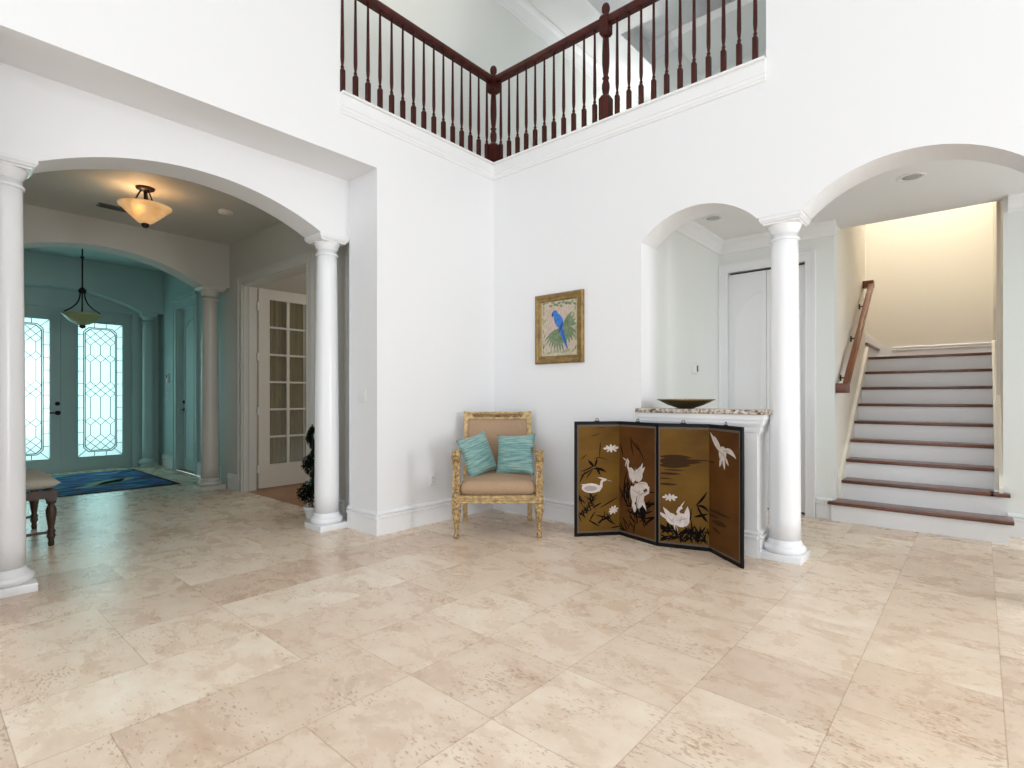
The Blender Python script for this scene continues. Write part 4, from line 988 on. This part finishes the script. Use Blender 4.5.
# ------------------------------------------------------------------ rug, bench, topiary
rug = empty('entry_rug', (-5.50, -2.45, 0), 0, 'blue and teal swirl patterned rug with dark border before the front doors', 'rug')
MB().box(-1.14, 1.14, -.80, .80, .0005, .008, .002).build('border', M_rugedge, rug)
MB().box(-1.08, 1.08, -.74, .74, .008, .0095).build('field', M_rug, rug)
b = MB()
for (x, y, L_, w_, a_, bd) in ((.55, -.25, .9, .10, 1.9, .8), (.35, -.1, .8, .09, 2.4, -.6), (.1, .5, .7, .07, -1.2, .6)):
    b.prism(leaf(x, y, L_, w_, a_, bd), 'xy', .0095, .0102)
b.build('pale_leaf', mat('pale aqua wool', (.32, .50, .42), .9), rug)
be = empty('upholstered_bench', (-2.13, -3.66, 0), 0, 'dark turned-leg bench with pale linen seat behind the left column', 'bench')
def bench_leg(x, y):
    b = MB(); c = (x, y, 0)
    b.lathe([(.018, 0), (.022, .02), (.018, .05), (.026, .07), (.030, .085), (.022, .10), (.030, .115), (.020, .135), (.022, .16), (.034, .25), (.036, .29), (.024, .325), (.020, .335), (.032, .345), (.032, .36), (.022, .37)], c, 20)
    b._sq([(.032, .365), (.032, .45)], c); b.build('leg', M_benchwood, be)
for x in (-.42, .42):
    for y in (-.2, .26): bench_leg(x, y)
MB().box(-.45, .45, -.23, -.215, .385, .45).box(-.45, .45, .275, .29, .385, .45).box(-.45, -.435, -.22, .28, .385, .45).box(.435, .45, -.22, .28, .385, .45).build('apron', M_benchwood, be)
b = MB(); b.box(-.39, .39, .02, .04, .10, .12).box(-.43, -.41, -.18, .24, .10, .12).box(.41, .43, -.18, .24, .10, .12); b.build('stretcher', M_benchwood, be)
b = cushion(22, 14, .98, .58, .11, .448); c_ = b.build('seat_cushion', M_bench, be); c_.location = (0, .03, 0)
# topiary
TX, TY = -1.03, -1.52
to = empty('spiral_topiary', (TX, TY, 0), 0, 'dark green spiral topiary in a small white pot behind the column', 'topiary')
MB().lathe([(.05, 0), (.055, .01), (.075, .09), (.085, .105), (.085, .12), (.07, .12), (.065, .10), (0, .10)], seg=28).build('pot', M_pot, to)
MB().lathe([(.067, .098), (.04, .104), (0, .106)], seg=20).build('soil', M_soil, to)
MB().tube([(0, 0, .10), (0, 0, .93)], .008, 8).build('trunk', M_benchwood, to)
b = MB(); rt = random.Random(11)
for k in range(4200):
    t_ = rt.random() ** 1.15; th = t_ * 2 * PI * 2.6 + 2.2; z = .17 + .72 * t_; R_ = .085 * (1 - .75 * t_)
    cx, cy = R_ * math.cos(th) * .9, R_ * math.sin(th) * .9; rr = .088 * (1 - .70 * t_)
    u = Vector((rt.gauss(0, 1), rt.gauss(0, 1), rt.gauss(0, 1))).normalized() * rr * rt.uniform(.6, 1.1)
    p = Vector((cx + u.x, cy + u.y, z + u.z)); n1 = u.normalized(); n2 = n1.orthogonal().normalized(); n3 = n1.cross(n2); s_ = .010
    vs = [b.v(p - n2 * s_), b.v(p + n3 * s_ * .6 + n1 * .004), b.v(p + n2 * s_ + n1 * .006), b.v(p - n3 * s_ * .6)]
    b.face(vs)
fo = b.build('foliage', M_leafdark, to)
# garden shrub beyond the front doors
def shrub(x, y, h, r, lab):
    t = empty('garden_shrub', (x, y, 0), 0, lab, 'shrub')
    MB().tube([(0, 0, 0), (.02, 0, h * .5), (0, .02, h * .8)], [.04, .03, .01], 8).build('stem', M_benchwood, t)
    b = MB(); rs = random.Random(int(x * 10))
    for k in range(1500):
        u = Vector((rs.gauss(0, 1), rs.gauss(0, 1), rs.gauss(0, 1))).normalized() * rs.uniform(.5, 1)
        p = Vector((u.x * r, u.y * r, h * .55 + u.z * h * .45)); n1 = Vector((rs.gauss(0, 1), rs.gauss(0, 1), rs.gauss(0, 1))).normalized(); n2 = n1.orthogonal().normalized(); n3 = n1.cross(n2); s_ = .07
        b.face([b.v(p - n2 * s_), b.v(p + n3 * s_ * .5), b.v(p + n2 * s_), b.v(p - n3 * s_ * .5)])
    b.build('foliage', M_shrub, t)
struct('floor_porch', MB().box(-14, -7.03, -9, 3, -.12, -.02), mat('porch concrete', (.6, .6, .58), .8))

# ------------------------------------------------------------------ world and lights
w = bpy.data.worlds.new('World'); scene.world = w; w.use_nodes = True
bg = w.node_tree.nodes['Background']; bg.inputs[0].default_value = (.80, .95, 1.0, 1); bg.inputs[1].default_value = 1.0
def area(name, loc, rot, sx, sy, power, color):
    d = bpy.data.lights.new(name, 'AREA'); d.shape = 'RECTANGLE'; d.size = sx; d.size_y = sy; d.energy = power; d.color = color
    o = bpy.data.objects.new(name, d); COL.objects.link(o); o.location = loc; o.rotation_euler = rot; return o
cool = (.965, .975, .985)
for h in HR: area('window_daylight', (XL + .2, (h[0] + h[1]) / 2, (h[2] + h[3]) / 2), (0, PI / 2, 0), h[3] - h[2], h[1] - h[0], (135 if h[0] > -3 else 22) if h[2] < 1 else 22, cool)
for h in HB: area('window_daylight', ((h[0] + h[1]) / 2, YL - .2, (h[2] + h[3]) / 2), (PI / 2, 0, 0), h[1] - h[0], h[3] - h[2], 48 if h[2] < 1 else 26, (.885, .92, 1))
def pt(name, loc, power, color, r=.06):
    d = bpy.data.lights.new(name, 'POINT'); d.energy = power; d.color = color; d.shadow_soft_size = r
    o = bpy.data.objects.new(name, d); COL.objects.link(o); o.location = loc; return o
# porch daylight entering through the leaded glass
area('porch_daylight', (-7.5, -2.6, 1.4), (0, -PI / 2, 0), 2.3, 2.0, 38, (.58, .94, .94))
# loft glow and window beyond the beams, added hall fill, indoor lamps
pt('loft_chandelier', (-.15, 4.0, 4.5), 18, (1, .96, .9), .15)
area('added_hall_fill', (6.3, 1.25, 1.45), (0, PI / 2, 0), 2.3, 1.5, 27, (.96, .98, 1))  # added fill at the unseen hall end, only to brighten the hall
area('loft_window_daylight', (.2, 4.5, 5.2), (PI / 2, 0, PI), .6, 1.5, 25, cool)
pt('amber_lamp', (-2.12, -2.70, 3.0), 2.6, (1, .72, .42), .05)
pt('stairwell_lamp', (3.3, 3.6, 5.0), 66, (1, .93, .82), .2)
pt('study_lamp', (-2.4, .9, 2.4), 16, (1, .88, .68), .2)
pt('loft_lamp', (-.35, -.9, 5.9), 3, (1, .85, .6), .1)

# ------------------------------------------------------------------ camera
cam = bpy.data.cameras.new('Camera'); co = bpy.data.objects.new('Camera', cam); COL.objects.link(co)
co.location = (3.9424, -4.2012, 1.2); co.rotation_euler = (PI / 2, 0, math.radians(41.1997))
cam.sensor_width = 36; cam.lens = 36 * 535.15 / 1024; cam.shift_y = 13.07 / 1024; cam.clip_start = .05
scene.camera = co
vs = scene.view_settings; vs.view_transform = 'Standard'; vs.look = 'None'; vs.gamma = 1; vs.exposure = .0; vs.use_curve_mapping = False
